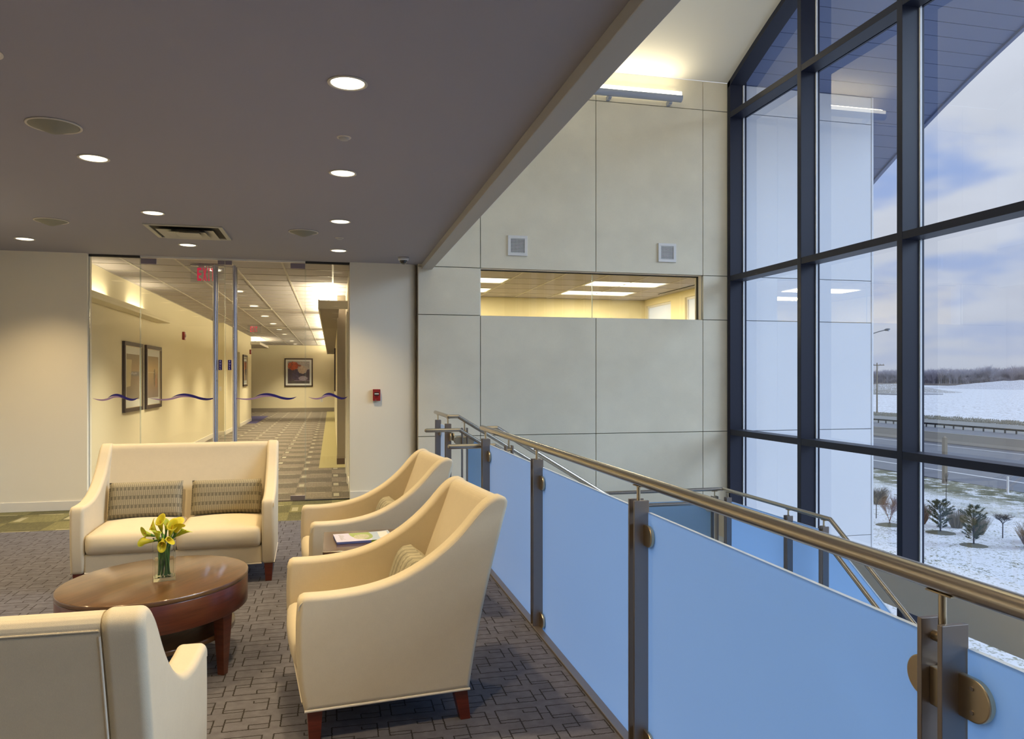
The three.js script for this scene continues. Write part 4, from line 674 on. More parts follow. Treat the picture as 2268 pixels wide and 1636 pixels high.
const HL = ['hall downlight closest behind the glass doors, next to the handles', 'second hall downlight behind the glass doors', 'third hall downlight, just before the first linear ceiling grille', 'fourth hall downlight, beyond the first linear ceiling grille', 'fifth hall downlight from the glass doors', 'sixth hall downlight, just past the second linear grille', 'seventh hall downlight from the glass doors', 'eighth hall downlight, short of the framed tree picture', 'added hall downlight that brightens the wall with the tree picture'];
[-10.1, -12.5, -15.0, -17.4, -19.8, -22.1, -24.5, -28.9, -31.6].forEach((z, i) => downlight(HL[i], -1.42, 2.757, z, 0.08, HALL_CD, SOFT, 'lit downlights along the hall ceiling'));  // the last downlight is added to brighten the end wall
function linearGrille(label, z) { const t = thing('linear_grille', label, 'air vent', [-1.437, 2.757, z], 0, 'linear grilles in the hall ceiling'); obj('frame', [bx(-0.29, 0.29, -0.008, 0, -0.13, -0.11), bx(-0.29, 0.29, -0.008, 0, 0.11, 0.13), bx(-0.29, -0.27, -0.008, 0, -0.11, 0.11), bx(0.27, 0.29, -0.008, 0, -0.11, 0.11)], M.offwhite, t); obj('slot', [bx(-0.27, 0.27, -0.002, 0, -0.11, 0.11)], M.dark, t); for (let i = 0; i < 4; i++) obj('blade', [bx(-0.27, 0.27, -0.008, -0.002, -0.085 + i * 0.055, -0.07 + i * 0.055)], M.offwhite, t); }
linearGrille('dark slotted grille nearer in the hall ceiling', -15.6); linearGrille('dark slotted grille farther along the hall ceiling', -21.3);

const font = await new FontLoader().loadAsync('fonts/droid/droid_sans_bold.typeface.json');
function exitSign(label, x, y, z, w, h) {
  const t = thing('exit_sign', label, 'exit sign', [x, y, z], 0);
  obj('panel', [rbx(-w / 2, w / 2, -h, 0, -0.003, 0.003, 0.001)], pmat({ color: lin(0.92, 0.93, 0.95), transmission: 0.95, thickness: 0, roughness: 0.05 }), t);
  obj('canopy', [rbx(-w / 2, w / 2, 0.0005, 0.02, -0.03, 0.03, 0.003)], M.chrome, t);
  let pen = -0.30 * w;
  for (const ch of 'EXIT') {
    const mk = (s, d) => { const g = new TextGeometry(ch, { font, size: 1, depth: d, curveSegments: 3, bevelEnabled: s > 0, bevelSize: s, bevelThickness: 0.001, bevelSegments: 1 }); g.computeBoundingBox(); return g; };
    const g = mk(0, 0.004), bb = g.boundingBox, lw = bb.max.x - bb.min.x, lh = 0.80 * h, ww = (ch === 'I' ? 0.04 : 0.125) * w, fit = (q) => { q.translate(-bb.min.x, -bb.min.y, 0).scale(ww / lw, lh / (bb.max.y - bb.min.y), 1); return q.translate(pen, -0.9 * h, 0.0035); };
    const m = obj('letter', [fit(g)], M.exitRed, t); obj('letter_outline', [fit(mk(0.05, 0.0005))], mat({ color: lin(0.7, 0.45, 0.5), roughness: 0.5 }), m);
    pen += ww + 0.04 * w;
  }
}
exitSign('red lettered clear exit sign hanging just behind the glass doors by the left pull handle', -1.435, 2.735, -9.62, 0.37, 0.19);
exitSign('distant red lettered exit sign hanging in the hall near the far light cove', -1.94, 2.745, -20.6, 0.33, 0.17);

function picture(label, pos, ry, w, h, fw, mw, draw) {
  const t = thing('framed_picture', label, 'picture', pos, ry, 'framed pictures in the hall'), a = w / 2, b = h / 2;
  obj('frame', [rbx(-a, a, b - fw, b, 0, 0.035, 0.003), rbx(-a, a, -b, -b + fw, 0, 0.035, 0.003), rbx(-a, -a + fw, -b + fw, b - fw, 0, 0.035, 0.003), rbx(a - fw, a, -b + fw, b - fw, 0, 0.035, 0.003)], M.frameWood, t);
  obj('gilt_edge', [bx(-a + fw, a - fw, b - fw - 0.006, b - fw, 0.01, 0.03), bx(-a + fw, a - fw, -b + fw, -b + fw + 0.006, 0.01, 0.03), bx(-a + fw, -a + fw + 0.006, -b + fw + 0.006, b - fw - 0.006, 0.01, 0.03), bx(a - fw - 0.006, a - fw, -b + fw + 0.006, b - fw - 0.006, 0.01, 0.03)], M.brass, t);
  obj('mat_board', [bx(-a + fw, a - fw, -b + fw, b - fw, 0.004, 0.012)], M.snowWhite, t);
  obj('print', new THREE.PlaneGeometry(w - 2 * fw - 2 * mw, h - 2 * fw - 2 * mw).translate(0, 0, 0.0135), mat({ map: canvasTex(256, 256, draw), roughness: 0.6 }), t);
  obj('glazing', new THREE.PlaneGeometry(w - 2 * fw - 0.012, h - 2 * fw - 0.012).translate(0, 0, 0.02), M.doorGlass, t);
}
const blot = (g, n, cols, x, y, rx, ry, s) => { for (let i = 0; i < n; i++) { const a = rnd() * 7, r = Math.sqrt(rnd()); g.fillStyle = cols[Math.floor(rnd() * cols.length)]; g.beginPath(); g.ellipse(x + Math.cos(a) * r * rx, y + Math.sin(a) * r * ry, s * rr(0.5, 1.3), s * rr(0.4, 0.9), rnd() * 3, 0, 7); g.fill(); } };
picture('dark framed landscape with an orange autumn tree on the far hall wall', [-1.344, 1.634, HZ + 0.002], 0, 1.14, 1.18, 0.05, 0.08, (g, w, h) => {
  g.fillStyle = '#a79fae'; g.fillRect(0, 0, w, h); g.fillStyle = '#4a3a50'; g.fillRect(0, h * 0.33, w * 0.5, h * 0.6); g.fillRect(w * 0.4, h * 0.52, w * 0.6, h * 0.35); g.fillRect(w * 0.84, h * 0.36, w, h * 0.5); g.fillStyle = '#4d4448'; g.fillRect(0, h * 0.87, w, h);
  blot(g, 260, ['#b4aab2', '#a89fa6', '#c3b8b4'], w * 0.68, h * 0.2, w * 0.34, h * 0.2, 9); blot(g, 200, ['#d3bfae', '#cdb6a8', '#c5a99b'], w * 0.66, h * 0.38, w * 0.2, h * 0.16, 9); blot(g, 160, ['#4a3c6a', '#3b2d4a', '#54446a'], w * 0.36, h * 0.62, w * 0.14, h * 0.24, 9);
  blot(g, 160, ['#a396ac', '#8d7e98', '#b5a8b4'], w * 0.7, h * 0.76, w * 0.2, h * 0.09, 8); blot(g, 320, ['#b6441a', '#a83c14', '#c4562a', '#8d3a20'], w * 0.24, h * 0.2, w * 0.23, h * 0.17, 9); blot(g, 40, ['#8f4634', '#a34a2e'], w * 0.52, h * 0.19, w * 0.08, h * 0.03, 6); g.fillStyle = '#9c8ca4'; g.fillRect(w * 0.3, h * 0.86, w * 0.7, 5);
});
picture('tall dark framed seascape, nearer of the two on the left hall wall', [-2.748, 1.43, -11.73], Math.PI / 2, 1.05, 0.97, 0.055, 0.11, (g, w, h) => { const k = g.createLinearGradient(0, 0, 0, h); k.addColorStop(0, '#6f5a50'); k.addColorStop(0.36, '#b08c6a'); k.addColorStop(0.40, '#6a6a86'); k.addColorStop(0.46, '#565a7a'); k.addColorStop(0.5, '#8a6a5a'); k.addColorStop(1, '#5a4a44'); g.fillStyle = k; g.fillRect(0, 0, w, h); g.fillStyle = '#c9bb96'; g.beginPath(); g.moveTo(0, h * 0.12); g.lineTo(w * 0.4, h * 0.12); g.lineTo(w * 0.3, h * 0.7); g.lineTo(0, h * 0.72); g.fill(); blot(g, 30, ['#9aa4c8', '#c9c9d8'], w * 0.5, h * 0.42, w * 0.3, h * 0.02, 5); });
picture('tall dark framed golden view, farther of the two on the left hall wall', [-2.748, 1.43, -12.98], Math.PI / 2, 1.05, 0.97, 0.055, 0.11, (g, w, h) => { const k = g.createLinearGradient(0, 0, 0, h); k.addColorStop(0, '#8a6a4a'); k.addColorStop(0.3, '#d0ae78'); k.addColorStop(0.5, '#b89a72'); k.addColorStop(1, '#7d6a70'); g.fillStyle = k; g.fillRect(0, 0, w, h); blot(g, 120, ['#3a2c24', '#56402e'], w * 0.62, h * 0.52, w * 0.07, h * 0.22, 7); blot(g, 40, ['#c0785a', '#b86a4a'], w * 0.78, h * 0.6, w * 0.1, h * 0.2, 8); g.fillStyle = '#e2d6c4'; g.fillRect(0, h * 0.38, w * 0.6, 4); });
picture('small looking framed portrait print on the far left wall beside the right pull handle', [-2.578, 1.63, -24.4], Math.PI / 2, 1.1, 0.95, 0.06, 0.12, (g, w, h) => { g.fillStyle = '#c9b08a'; g.fillRect(0, 0, w, h); g.fillStyle = '#3a2420'; g.beginPath(); g.moveTo(w * 0.5, 0); g.lineTo(w, 0); g.lineTo(w, h); g.lineTo(w * 0.8, h); g.quadraticCurveTo(w * 0.5, h * 0.5, w * 0.5, 0); g.fill(); });
picture('dark framed picture seen edge on at the right side of the hall', [0.098, 1.63, -21.5], -Math.PI / 2, 1.3, 1.15, 0.06, 0.12, (g, w, h) => { g.fillStyle = '#3a3048'; g.fillRect(0, 0, w, h); blot(g, 60, ['#5a4a62', '#2c2436'], w * 0.5, h * 0.5, w * 0.5, h * 0.5, 20); });
function strobe(label, x, y, z) { const t = thing('fire_strobe', label, 'fire alarm', [x, y, z], Math.PI / 2, 'red fire strobes in the hall'); obj('housing', [rbx(-0.06, 0.06, -0.075, 0.075, 0, 0.045, 0.006)], M.red, t); obj('strobe_lens', [rbx(-0.02, 0.02, -0.03, 0.03, 0.0452, 0.065, 0.006)], M.white, t); }
strobe('red fire strobe on the left hall wall past the two pictures', -2.749, 2.21, -15.5); strobe('tiny red fire strobe high at the end of the left hall wall', -2.579, 2.25, -25.9);
{ const t = thing('wall_outlet', 'small white outlet plate low on the far hall wall', 'outlet', [-0.42, 0.48, HZ + 0.001]); obj('plate', [rbx(-0.05, 0.05, -0.08, 0.08, 0, 0.008, 0.002)], M.white, t); for (const y of [-0.035, 0.035]) obj('socket', [rbx(-0.02, 0.02, y - 0.02, y + 0.02, 0.0081, 0.011, 0.002)], M.offwhite, t); }

// ---------------------------------------------------------------- office behind the long high window
{
  const C = 2.95, x0 = 0.5, x1 = 6.05, zb = -14.17, yellow = mat({ color: lin(0.80, 0.72, 0.46), roughness: 0.9 });
  smesh('wall_office', [bx(x0 - 0.12, x0, 0, C + 0.1, zb, -9.2), bx(x0 - 0.12, x1 + 0.15, 0, C + 0.1, zb - 0.15, zb), bx(x1, x1 + 0.15, 0, 0.9, zb, -9.2), bx(x1, x1 + 0.15, 2.83, C + 0.1, zb, -9.2), bx(x1, x1 + 0.15, 0.9, 2.83, -12.95, -12.38), bx(x1, x1 + 0.15, 0.9, 2.83, -11.25, -9.2), bx(x1, x1 + 0.15, 0.9, 2.83, zb, -14.1)], yellow);
  for (const [n, a, z] of [['window_5', -14.1, -12.95], ['window_6', -12.38, -11.25]]) { const w = struct(n); obj('blind', [bx(x1 + 0.06, x1 + 0.07, 0.9, 2.83, a, z)], pmat({ color: lin(0.9, 0.9, 0.88), transmission: 0.6, thickness: 0, roughness: 1 }), w); obj('frame', [bx(x1 + 0.04, x1 + 0.08, 2.79, 2.83, a, z), bx(x1 + 0.04, x1 + 0.08, 0.9, 0.94, a, z), bx(x1 + 0.04, x1 + 0.08, 0.94, 2.79, a, a + 0.04), bx(x1 + 0.04, x1 + 0.08, 0.94, 2.79, z - 0.04, z)], M.white, w); }  // white panels added to imitate overbright sky in the office windows
  smesh('floor_office', [bx(x0, x1, -0.2, 0, zb, -9.2)], M.hall);
  const c = struct('ceiling_office'), P = 0.645;
  obj('ceiling_back', [bx(x0, x1 + 0.15, C + 0.05, C + 0.15, zb, -9.2)], M.tile, c);
  const T = [[2.04, -11.78], [4.69, -11.78], [2.04, -13.13], [4.69, -13.13]], gx = [], gz = [];
  for (let x = 5.35 - 8 * 0.66; x < x1; x += 0.66) gx.push(x); for (let z = -11.78 + 0.32 + 3 * 0.675; z > zb; z -= 0.675) gz.push(z);
  gx[0] = x0; gx.push(x1); gz.unshift(-9.2); gz.push(zb);
  for (let i = 0; i + 1 < gx.length; i++) for (let j = 0; j + 1 < gz.length; j++) { const cx = (gx[i] + gx[i + 1]) / 2, cz = (gz[j] + gz[j + 1]) / 2; if (T.some(([a, b]) => Math.abs(cx - a) < 0.66 && Math.abs(cz - b) < 0.3)) continue; if (gx[i + 1] - gx[i] > 0.05 && gz[j] - gz[j + 1] > 0.05) obj('ceiling_tile', [rbx(gx[i] + 0.008, gx[i + 1] - 0.008, C + 0.004, C + 0.024, gz[j + 1] + 0.008, gz[j] - 0.008, 0.004, 1)], M.tile, c); }
  obj('ceiling_grid', [...gx.map((x) => bx(x - 0.011, x + 0.011, C - 0.002, C + 0.006, zb, -9.2)), ...gz.map((z) => bx(x0, x1, C - 0.001, C + 0.006, z - 0.011, z + 0.011))], M.grid, c);
  const names = ['nearer left office troffer cut by the window edge', 'nearer right office troffer behind the window seam', 'farther left office troffer cut by the window edge', 'farther right office troffer behind the window seam'];
  T.forEach(([x, z], i) => {
    const t = thing('troffer', names[i], 'ceiling light', [x, C, z], 0, 'lit troffers in the office behind the high window'), a = 0.645, b = 0.315;
    obj('frame', [bx(-a, a, -0.004, 0.02, b - 0.02, b), bx(-a, a, -0.004, 0.02, -b, -b + 0.02), bx(-a, -a + 0.02, -0.004, 0.02, -b + 0.02, b - 0.02), bx(a - 0.02, a, -0.004, 0.02, -b + 0.02, b - 0.02)], M.white, t);
    obj('reflector', [bx(-a + 0.02, a - 0.02, 0.018, 0.024, -b + 0.02, b - 0.02)], M.white, t);
    for (const s of [-1, 1]) obj('lamp_lens', [rbx(-a + 0.04, a - 0.04, -0.002, 0.016, s * 0.15 - 0.1, s * 0.15 + 0.1, 0.006)], M.tubeGlow, t);
    const l = new THREE.RectAreaLight(SOFT, TROFFER, 1.2, 0.55); l.position.set(x, C - 0.012, z); l.lookAt(x, 0, z); scene.add(l);
  });
  const od = thing('linear_grille', 'thin black slot diffuser in the office ceiling by its windows', 'air vent', [5.85, C - 0.001, -11.9], 0); obj('slot', [bx(-0.03, 0.03, -0.004, 0.0, -1.1, 1.1)], M.dark, od); obj('blade', [bx(-0.004, 0.004, -0.008, -0.004, -1.1, 1.1)], M.white, od);
}

// ---------------------------------------------------------------- outside
const G = -7.4, K = (EYE - G) / 5.62;
const out = (x, z, y = 0) => [x * K, G + y, z * K];
{
  const lawnTex = dataTex(2048, 2048, (u, v, x, y) => {
    const X = u * 30 + 6, Z = v * 45;     // metres in the survey frame: u across, v along
    const g = Math.max(0, Math.min(1, (X - 26.2 + 5 * (fbm(Z * 0.35, X * 0.5, 3) - 0.5)) / 3.2)), n = 0.3 * fbm(u * 300, v * 400, 2) + 0.7 * fbm(u * 850, v * 1100, 2), f = fbm(u * 60, v * 90, 4);
    let bare = Math.max(0, Math.min(1, (n - 0.615 + 0.3 * (f - 0.42)) * 6)); bare = Math.max(bare, g * Math.min(1, Math.max(0, (f * 0.6 + n * 0.4 - 0.36) * 7)));
    const s = 0.87 + 0.1 * (f - 0.5), grass = [0.31 + 0.12 * (n - 0.5), 0.31 + 0.12 * (n - 0.5), 0.20]; return [s * 0.97, s * 0.98, s].map((c, i) => c + (grass[i] - c) * bare * 0.9);
  });
  const lt = lawnTex.clone(); lt.wrapS = lt.wrapT = THREE.ClampToEdgeWrapping; lt.needsUpdate = true;
  const lawn = new THREE.PlaneGeometry(30 * K, 45 * K, 60, 90), lp = lawn.attributes.position; for (let i = 0; i < lp.count; i++) lp.setZ(i, 0.25 * (fbm(lp.getX(i) * 0.12 + 50, lp.getY(i) * 0.12 + 50, 2) - 0.5)); lawn.computeVertexNormals(); lawn.rotateX(-Math.PI / 2);
  const lm = smesh('lawn', lawn, mat({ map: lt, roughness: 0.95 })); lm.position.set(21 * K, G, (-45 / 2 - 4) * K);
  const sw = mat({ map: size(dataTex(512, 512, (u, v) => { const n = fbm(u * 60, v * 120, 3, 60, 120), f = fbm(u * 10, v * 10, 3, 10, 10), b = n > 0.6 ? Math.min(1, (n - 0.6) * 8) * (0.3 + f) : 0, s = 0.87 + 0.06 * (f - 0.5); return [s * 0.97, s * 0.98, s].map((c, i) => c + ([0.5, 0.47, 0.45][i] - c) * b); }), 40, 40), roughness: 0.95 });
  smesh('ground', [bx(5.3, 36 * K, G - 1, G - 0.25, -90 * K, 40 * K), bx(-400, 5.2, G - 1, G - 0.3, -300, 40 * K)], sw);
  const asphalt = mat({ map: size(dataTex(256, 256, (u, v, x, y) => { const s = 0.43 + 0.05 * (fbm(u * 3, v * 16, 3, 3, 16) - 0.5) + 0.03 * (hash(x, y) - 0.5); return [s * 0.98, s, s * 1.06]; }), 8, 30), roughness: 0.85 }), conc = mat({ color: lin(0.40, 0.38, 0.33), roughness: 0.9 }), paint = mat({ color: lin(0.6, 0.6, 0.6), roughness: 0.7 });
  const strip = (x0, x1, y0, y1) => bx(x0 * K, x1 * K, G + y0, G + y1, -330 * K, 40 * K);
  const rd = struct('road'); obj('carriageway', [strip(32.9, 50.9, -0.6, 0.02)], asphalt, rd); obj('carriageway', [strip(52.0, 66.5, -0.6, 0.03)], asphalt, rd); obj('gravel_shoulder', [strip(66.5, 79, -0.6, 0.0)], mat({ color: lin(0.22, 0.22, 0.21), roughness: 0.95 }), rd);
  obj('edge_line', [strip(35.7, 35.95, 0.02, 0.03)], paint, rd); obj('edge_line', [strip(48.9, 49.1, 0.02, 0.03)], paint, rd); for (let z = -300; z < 10; z += 8) obj('lane_dash', [bx(42.4 * K, 42.55 * K, G + 0.02, G + 0.03, z * K, (z + 2.4) * K)], paint, rd);
  const bar = thing('concrete_barrier', 'long pale concrete median barrier between the two carriageways', 'barrier', [51.45 * K, G, 0]);
  const bs = shp([[-0.34, 0], [0.34, 0], [0.34, 0.08], [0.16, 0.4], [0.11, 1.32], [-0.11, 1.32], [-0.16, 0.4], [-0.34, 0.08]]); obj('wall_body', [uvm(extr(bs, 360 * K).translate(0, 0, -330 * K))], conc, bar); obj('cap', [bx(-0.13, 0.13, 1.32, 1.36, -330 * K, 30 * K)], conc, bar);
  const gr = thing('guard_rail', 'dark steel guard rail on posts beyond the far carriageway', 'guard rail', [66 * K, G, 0]), rust = mat({ color: lin(0.045, 0.042, 0.042), roughness: 0.7, metalness: 0.3 });
  const beam = shp([[0, 0.50], [0.05, 0.53], [0, 0.6], [0, 0.66], [0.05, 0.73], [0, 0.80], [-0.02, 0.80], [0.03, 0.73], [-0.02, 0.66], [-0.02, 0.6], [0.03, 0.53], [-0.02, 0.50]]); obj('beam', [uvm(extr(beam, 330 * K).translate(0, 0, -330 * K))], rust, gr);
  for (let i = 0; i < 150; i++) obj('post', [bx(-0.12, 0.04, -0.1, 0.78, -0.09, 0.09).translate(0, 0, -40 - i * 2.05)], rust, gr);
  // snow field with two mounds
  const W = 420 * K, H = 900 * K, fg = new THREE.PlaneGeometry(W, H, 140, 220), fp = fg.attributes.position, cx = 79 * K + W / 2, cz = -300 * K;
  const md = [];
  for (let i = 0; i < fp.count; i++) { const x = fp.getX(i) + cx, z = -fp.getY(i) + cz; let h = 0.5 * (fbm(x * 0.02 + 99, z * 0.02 + 99, 2) - 0.5); for (const [a, b, r, q] of md) h += q * Math.exp(-((x - a) ** 2 + (z - b) ** 2) / (r * r)); fp.setZ(i, h); }
  fg.computeVertexNormals(); fg.rotateX(-Math.PI / 2); const fu = fg.attributes.uv; for (let i = 0; i < fu.count; i++) fu.setXY(i, fu.getX(i) * W, fu.getY(i) * H);
  const field = smesh('field', fg, sw); field.position.set(cx, G + 0.02, cz);
  smesh('far_land', [bx(420 * K, 900 * K, G - 1, G + 1.5, -900 * K, 200 * K)], mat({ color: lin(0.20, 0.17, 0.155), roughness: 1 }));
  const tufty = (a, c) => mat({ map: size(dataTex(512, 512, (u, v) => { const n = fbm(u * 90, v * 90, 4, 90, 90), k = Math.max(0, Math.min(1, (n - a) * 6)); return [0.83, 0.84, 0.87].map((q, i) => q + (c[i] - q) * k); }), 24, 24), roughness: 0.95 });
  const mound = (x, z, r, h, m) => { const g = new THREE.PlaneGeometry(4 * r, 4 * r, 48, 48), p = g.attributes.position; for (let i = 0; i < p.count; i++) { const X = p.getX(i), Y = p.getY(i), e = Math.hypot(X, Y * 0.8) / r; p.setZ(i, h * Math.exp(-e * e * 1.6) * (0.85 + 0.3 * fbm(X * 0.09 + 70, Y * 0.09 + 70, 3)) - 0.35 * h * Math.min(1, e * 0.5)); } g.computeVertexNormals(); const uv = g.attributes.uv; for (let i = 0; i < uv.count; i++) uv.setXY(i, uv.getX(i) * 4 * r, uv.getY(i) * 4 * r); g.rotateX(-Math.PI / 2); const o = smesh('mound', g, m); o.position.set(x, G + 0.3, z); };
  mound(352 * K, -322 * K, 42 * K, 6.5, tufty(0.52, [0.42, 0.40, 0.40])); mound(222 * K, -268 * K, 20 * K, 5.0, tufty(0.42, [0.40, 0.37, 0.30])); mound(188 * K, -236 * K, 14 * K, 2.2, tufty(0.36, [0.38, 0.35, 0.27]));
  smesh('field_track', [bx(178 * K, 196 * K, G, G + 0.5, -330 * K, -212 * K), bx(178 * K, 184 * K, G, G + 0.5, -560 * K, -330 * K)], mat({ color: lin(0.32, 0.32, 0.33), roughness: 1 }));
  // dry verge: one unbroken strip of tufts
  const tuft = merge(Array.from({ length: 9 }, () => { const a = rnd() * 7, l = rr(0.25, 0.6); return new THREE.ConeGeometry(0.05, l, 3).translate(0, l / 2, 0).rotateZ(rr(-0.5, 0.5)).rotateY(a).translate(rr(-0.3, 0.3), 0, rr(-0.3, 0.3)); }));
  const vg = new THREE.InstancedMesh(tuft, mat({ color: lin(0.20, 0.185, 0.145), roughness: 1 }), 3200); vg.name = numbered('verge_grass'); const m4 = new THREE.Matrix4(); for (let i = 0; i < 3200; i++) { const x = (79 + 6.5 * rnd() ** 1.6) * K, z = -rr(45, 190) * K; m4.makeScale(rr(1, 2.6), rr(0.25, 0.8), rr(1, 2.6)).setPosition(x, G, z); vg.setMatrixAt(i, m4); } vg.castShadow = vg.receiveShadow = true; vg.userData.kind = 'stuff'; tag(vg, 'dry brownish grass tufts along the far road shoulder', 'grass'); scene.add(vg);
  // wood on the horizon
  const limb = []; const grow = (p, d, l, r, n) => { const q = p.clone().addScaledVector(d, l); limb.push(rod(p, q, r, r * 0.6, 3, false)); if (n) for (let i = 0; i < (n > 2 ? 7 : 6); i++) grow(p.clone().lerp(q, rr(0.3, 1)), d.clone().add(V(rr(-0.7, 0.7), rr(0, 0.5), rr(-0.7, 0.7))).normalize(), l * rr(0.5, 0.75), r * 0.5, n - 1); };
  grow(V(0, 0, 0), V(0, 1, 0), 9, 0.28, 3);
  const wood = new THREE.InstancedMesh(merge(limb), mat({ color: lin(0.42, 0.40, 0.46), roughness: 1 }), 3600); wood.name = numbered('treeline'); for (let i = 0; i < 3600; i++) { const low = i % 3 === 0 ? 0.45 : 1, zz = (-900 + 760 * rnd()) * K, x = (446 + 75 * rnd()) * K, s = low * rr(0.85, 1.2) * (1.02 + 0.22 * Math.max(0, Math.min(1, (zz / K + 520) / 120))); m4.makeRotationY(rnd() * 7).scale(V(low < 1 ? 1.3 : s * 1.1, s, low < 1 ? 1.3 : s * 1.1)).setPosition(x, G, zz); wood.setMatrixAt(i, m4); } wood.castShadow = wood.receiveShadow = true; wood.userData.kind = 'stuff'; tag(wood, 'bare grey winter wood along the horizon beyond the snowy field', 'trees'); scene.add(wood);  // tree colour lightened and blued in place of distance haze
}
// planting on the lawn
const bark = mat({ color: lin(0.07, 0.055, 0.05), roughness: 0.95 }), mulch = mat({ color: lin(0.19, 0.175, 0.11), roughness: 1, bumpMap: size(pileBump, 0.8), bumpScale: 0.03 });
function ring(t, r) { obj('mulch_ring', [lathe(Array.from({ length: 10 }, (_, i) => [r * (1 - i / 9), 0.16 * (1 - (1 - i / 9) ** 2) - 0.02]), 28)], mulch, t); }
function bareTree(label, x, z, h, clear, spread, col, n = 4, r0 = 0.035) {
  const t = thing('sapling', label, 'tree', out(x, z)), l = [], tw = []; const m = col ? mat({ color: col, roughness: 1 }) : bark;
  const go = (p, d, len, r, k) => { const q = p.clone().addScaledVector(d, len); (k > 1 ? l : tw).push(rod(p, q, r, r * 0.6, k > 1 ? 6 : 3, false)); if (!k) return; const c = k > 2 ? 6 : 4; for (let i = 0; i < c; i++) { const a = rnd() * 7; go(p.clone().lerp(q, rr(0.35, 1)), d.clone().multiplyScalar(0.9).add(V(Math.cos(a) * spread, rr(0, 0.45), Math.sin(a) * spread)).normalize(), len * rr(0.5, 0.75), r * 0.5, k - 1); } };
  obj('trunk', [rod(V(0, -0.05, 0), V(0.01, h * clear, 0), r0, r0 * 0.8, 8)], bark, t);
  const c = 5; for (let i = 0; i < c; i++) { const a = i / c * 6.28 + rnd(); go(V(0.01, h * clear, 0), V(Math.cos(a) * spread * 0.7, 1, Math.sin(a) * spread * 0.7).normalize(), h * (1 - clear) * 0.45, r0 * 0.55, n - 1); }
  obj('branches', l, m, t); const w = obj('twigs', tw, m, t); w.userData.kind = 'stuff'; return t;
}
function pine(label, x, z, h, w, gap) {
  const t = thing('pine_sapling', label, 'tree', out(x, z)), br = [], nd = [];
  obj('trunk', [rod(V(0, -0.05, 0), V(0, h * 0.9, 0), 0.045, 0.015, 8)], bark, t);
  for (let k = 0; k < 64; k++) {
    const y = h * (0.14 + 0.8 * (k / 64)), f = Math.max(0.12, Math.sin(Math.PI * (0.18 + 0.75 * k / 64))), a = k * 2.4 + rnd(), L = w * f * rr(0.45, 1.1); if (gap && k > 50 && k < 58) continue;
    const p = V(0, y, 0), d = V(Math.cos(a), rr(0.35, 1.0), Math.sin(a)).normalize(), q = p.clone().addScaledVector(d, L); br.push(rod(p, q, 0.01, 0.004, 4, false));
    for (let i = 0; i < 64; i++) { const s = 1 - 0.62 * rnd() ** 1.5, c = p.clone().lerp(q, s), e = c.clone().add(V(rr(-1, 1), rr(-0.3, 1.3), rr(-1, 1)).normalize().multiplyScalar(rr(0.07, 0.13)).addScaledVector(d, 0.05)); nd.push(rod(c, e, 0.0095, 0.003, 3, false)); }
  }
  obj('branches', br, bark, t); const n = obj('needles', nd, mat({ color: lin(0.125, 0.13, 0.06), roughness: 0.9 }), t); n.userData.kind = 'stuff'; ring(t, w * 1.05); return t;
}
function grassClump(label, x, z, h, w, col) {
  const t = thing('ornamental_grass', label, 'grass clump', out(x, z), 0, 'dry ornamental grass clumps on the snowy lawn'), b = [], p = [];
  for (let i = 0; i < 800; i++) { const a = rnd() * 7, r = Math.sqrt(rnd()) * w * 0.22, l = h * rr(0.4, 1) * (1 - 0.15 * rnd()), lean = 0.75 * rnd() ** 1.3; const s = V(Math.cos(a) * r, -0.02, Math.sin(a) * r), e = V(Math.cos(a) * (r + lean * l * 0.8), l, Math.sin(a) * (r + lean * l * 0.8)); b.push(rod(s, e, 0.008, 0.003, 3, false)); if (i % 3 === 0) p.push(rod(e, e.clone().add(V(Math.cos(a) * 0.08, 0.14, Math.sin(a) * 0.08)), 0.011, 0.003, 3, false)); }
  const q = obj('blades', b, mat({ color: col, roughness: 1 }), t); q.userData.kind = 'stuff'; const u = obj('plumes', p, mat({ color: lin(0.36, 0.32, 0.25), roughness: 1 }), t); u.userData.kind = 'stuff';
}
pine('open young pine in the middle of the lawn on its own mulch ring', 20.806, -21.198, 2.15, 0.85, true);
pine('bushier young pine close beside the right dark mullion', 21.36, -23.231, 1.85, 0.95, false);
bareTree('small bare umbrella-shaped tree right of the open young pine', 22.75, -21.95, 1.65, 0.5, 1.15, null, 5, 0.032);
{ const t = bareTree('russet bush-like sapling left of the dark mullion', 20.616, -24.915, 2.0, 0.12, 0.5, lin(0.25, 0.12, 0.075), 5, 0.03); ring(t, 0.85); }
bareTree('thin bare grey sapling beside the edge of the white outside wall', 21.205, -26.374, 2.2, 0.35, 0.75, null, 5, 0.03);
bareTree('tall whip-thin leafless tree behind the bushier pine', 25.15, -27.043, 3.1, 0.6, 0.25, null, 2, 0.025);
bareTree('young bare tree seen below the beam beside the nearest railing post', 13.2, -11.6, 2.3, 0.62, 0.8, lin(0.20, 0.17, 0.15), 4, 0.05);
const straw = lin(0.36, 0.30, 0.20), redStraw = lin(0.28, 0.18, 0.12);
grassClump('straw coloured grass clump between the two young pines', 22.74, -23.95, 1.15, 1.2, straw); grassClump('wide straw coloured grass clump at the right edge of the window', 23.5, -20.95, 1.5, 1.7, straw); grassClump('reddish grass clump beside the dark mullion under the pine', 22.0, -24.9, 1.25, 1.0, redStraw);
grassClump('straw grass clump right behind the open young pine', 22.5, -22.7, 1.1, 0.9, straw); grassClump('tawny grass clump in front of the wide clump at the window edge', 22.3, -20.4, 1.35, 1.1, redStraw); grassClump('low dry grass clump behind the russet sapling', 23.6, -29.2, 1.1, 1.5, straw);
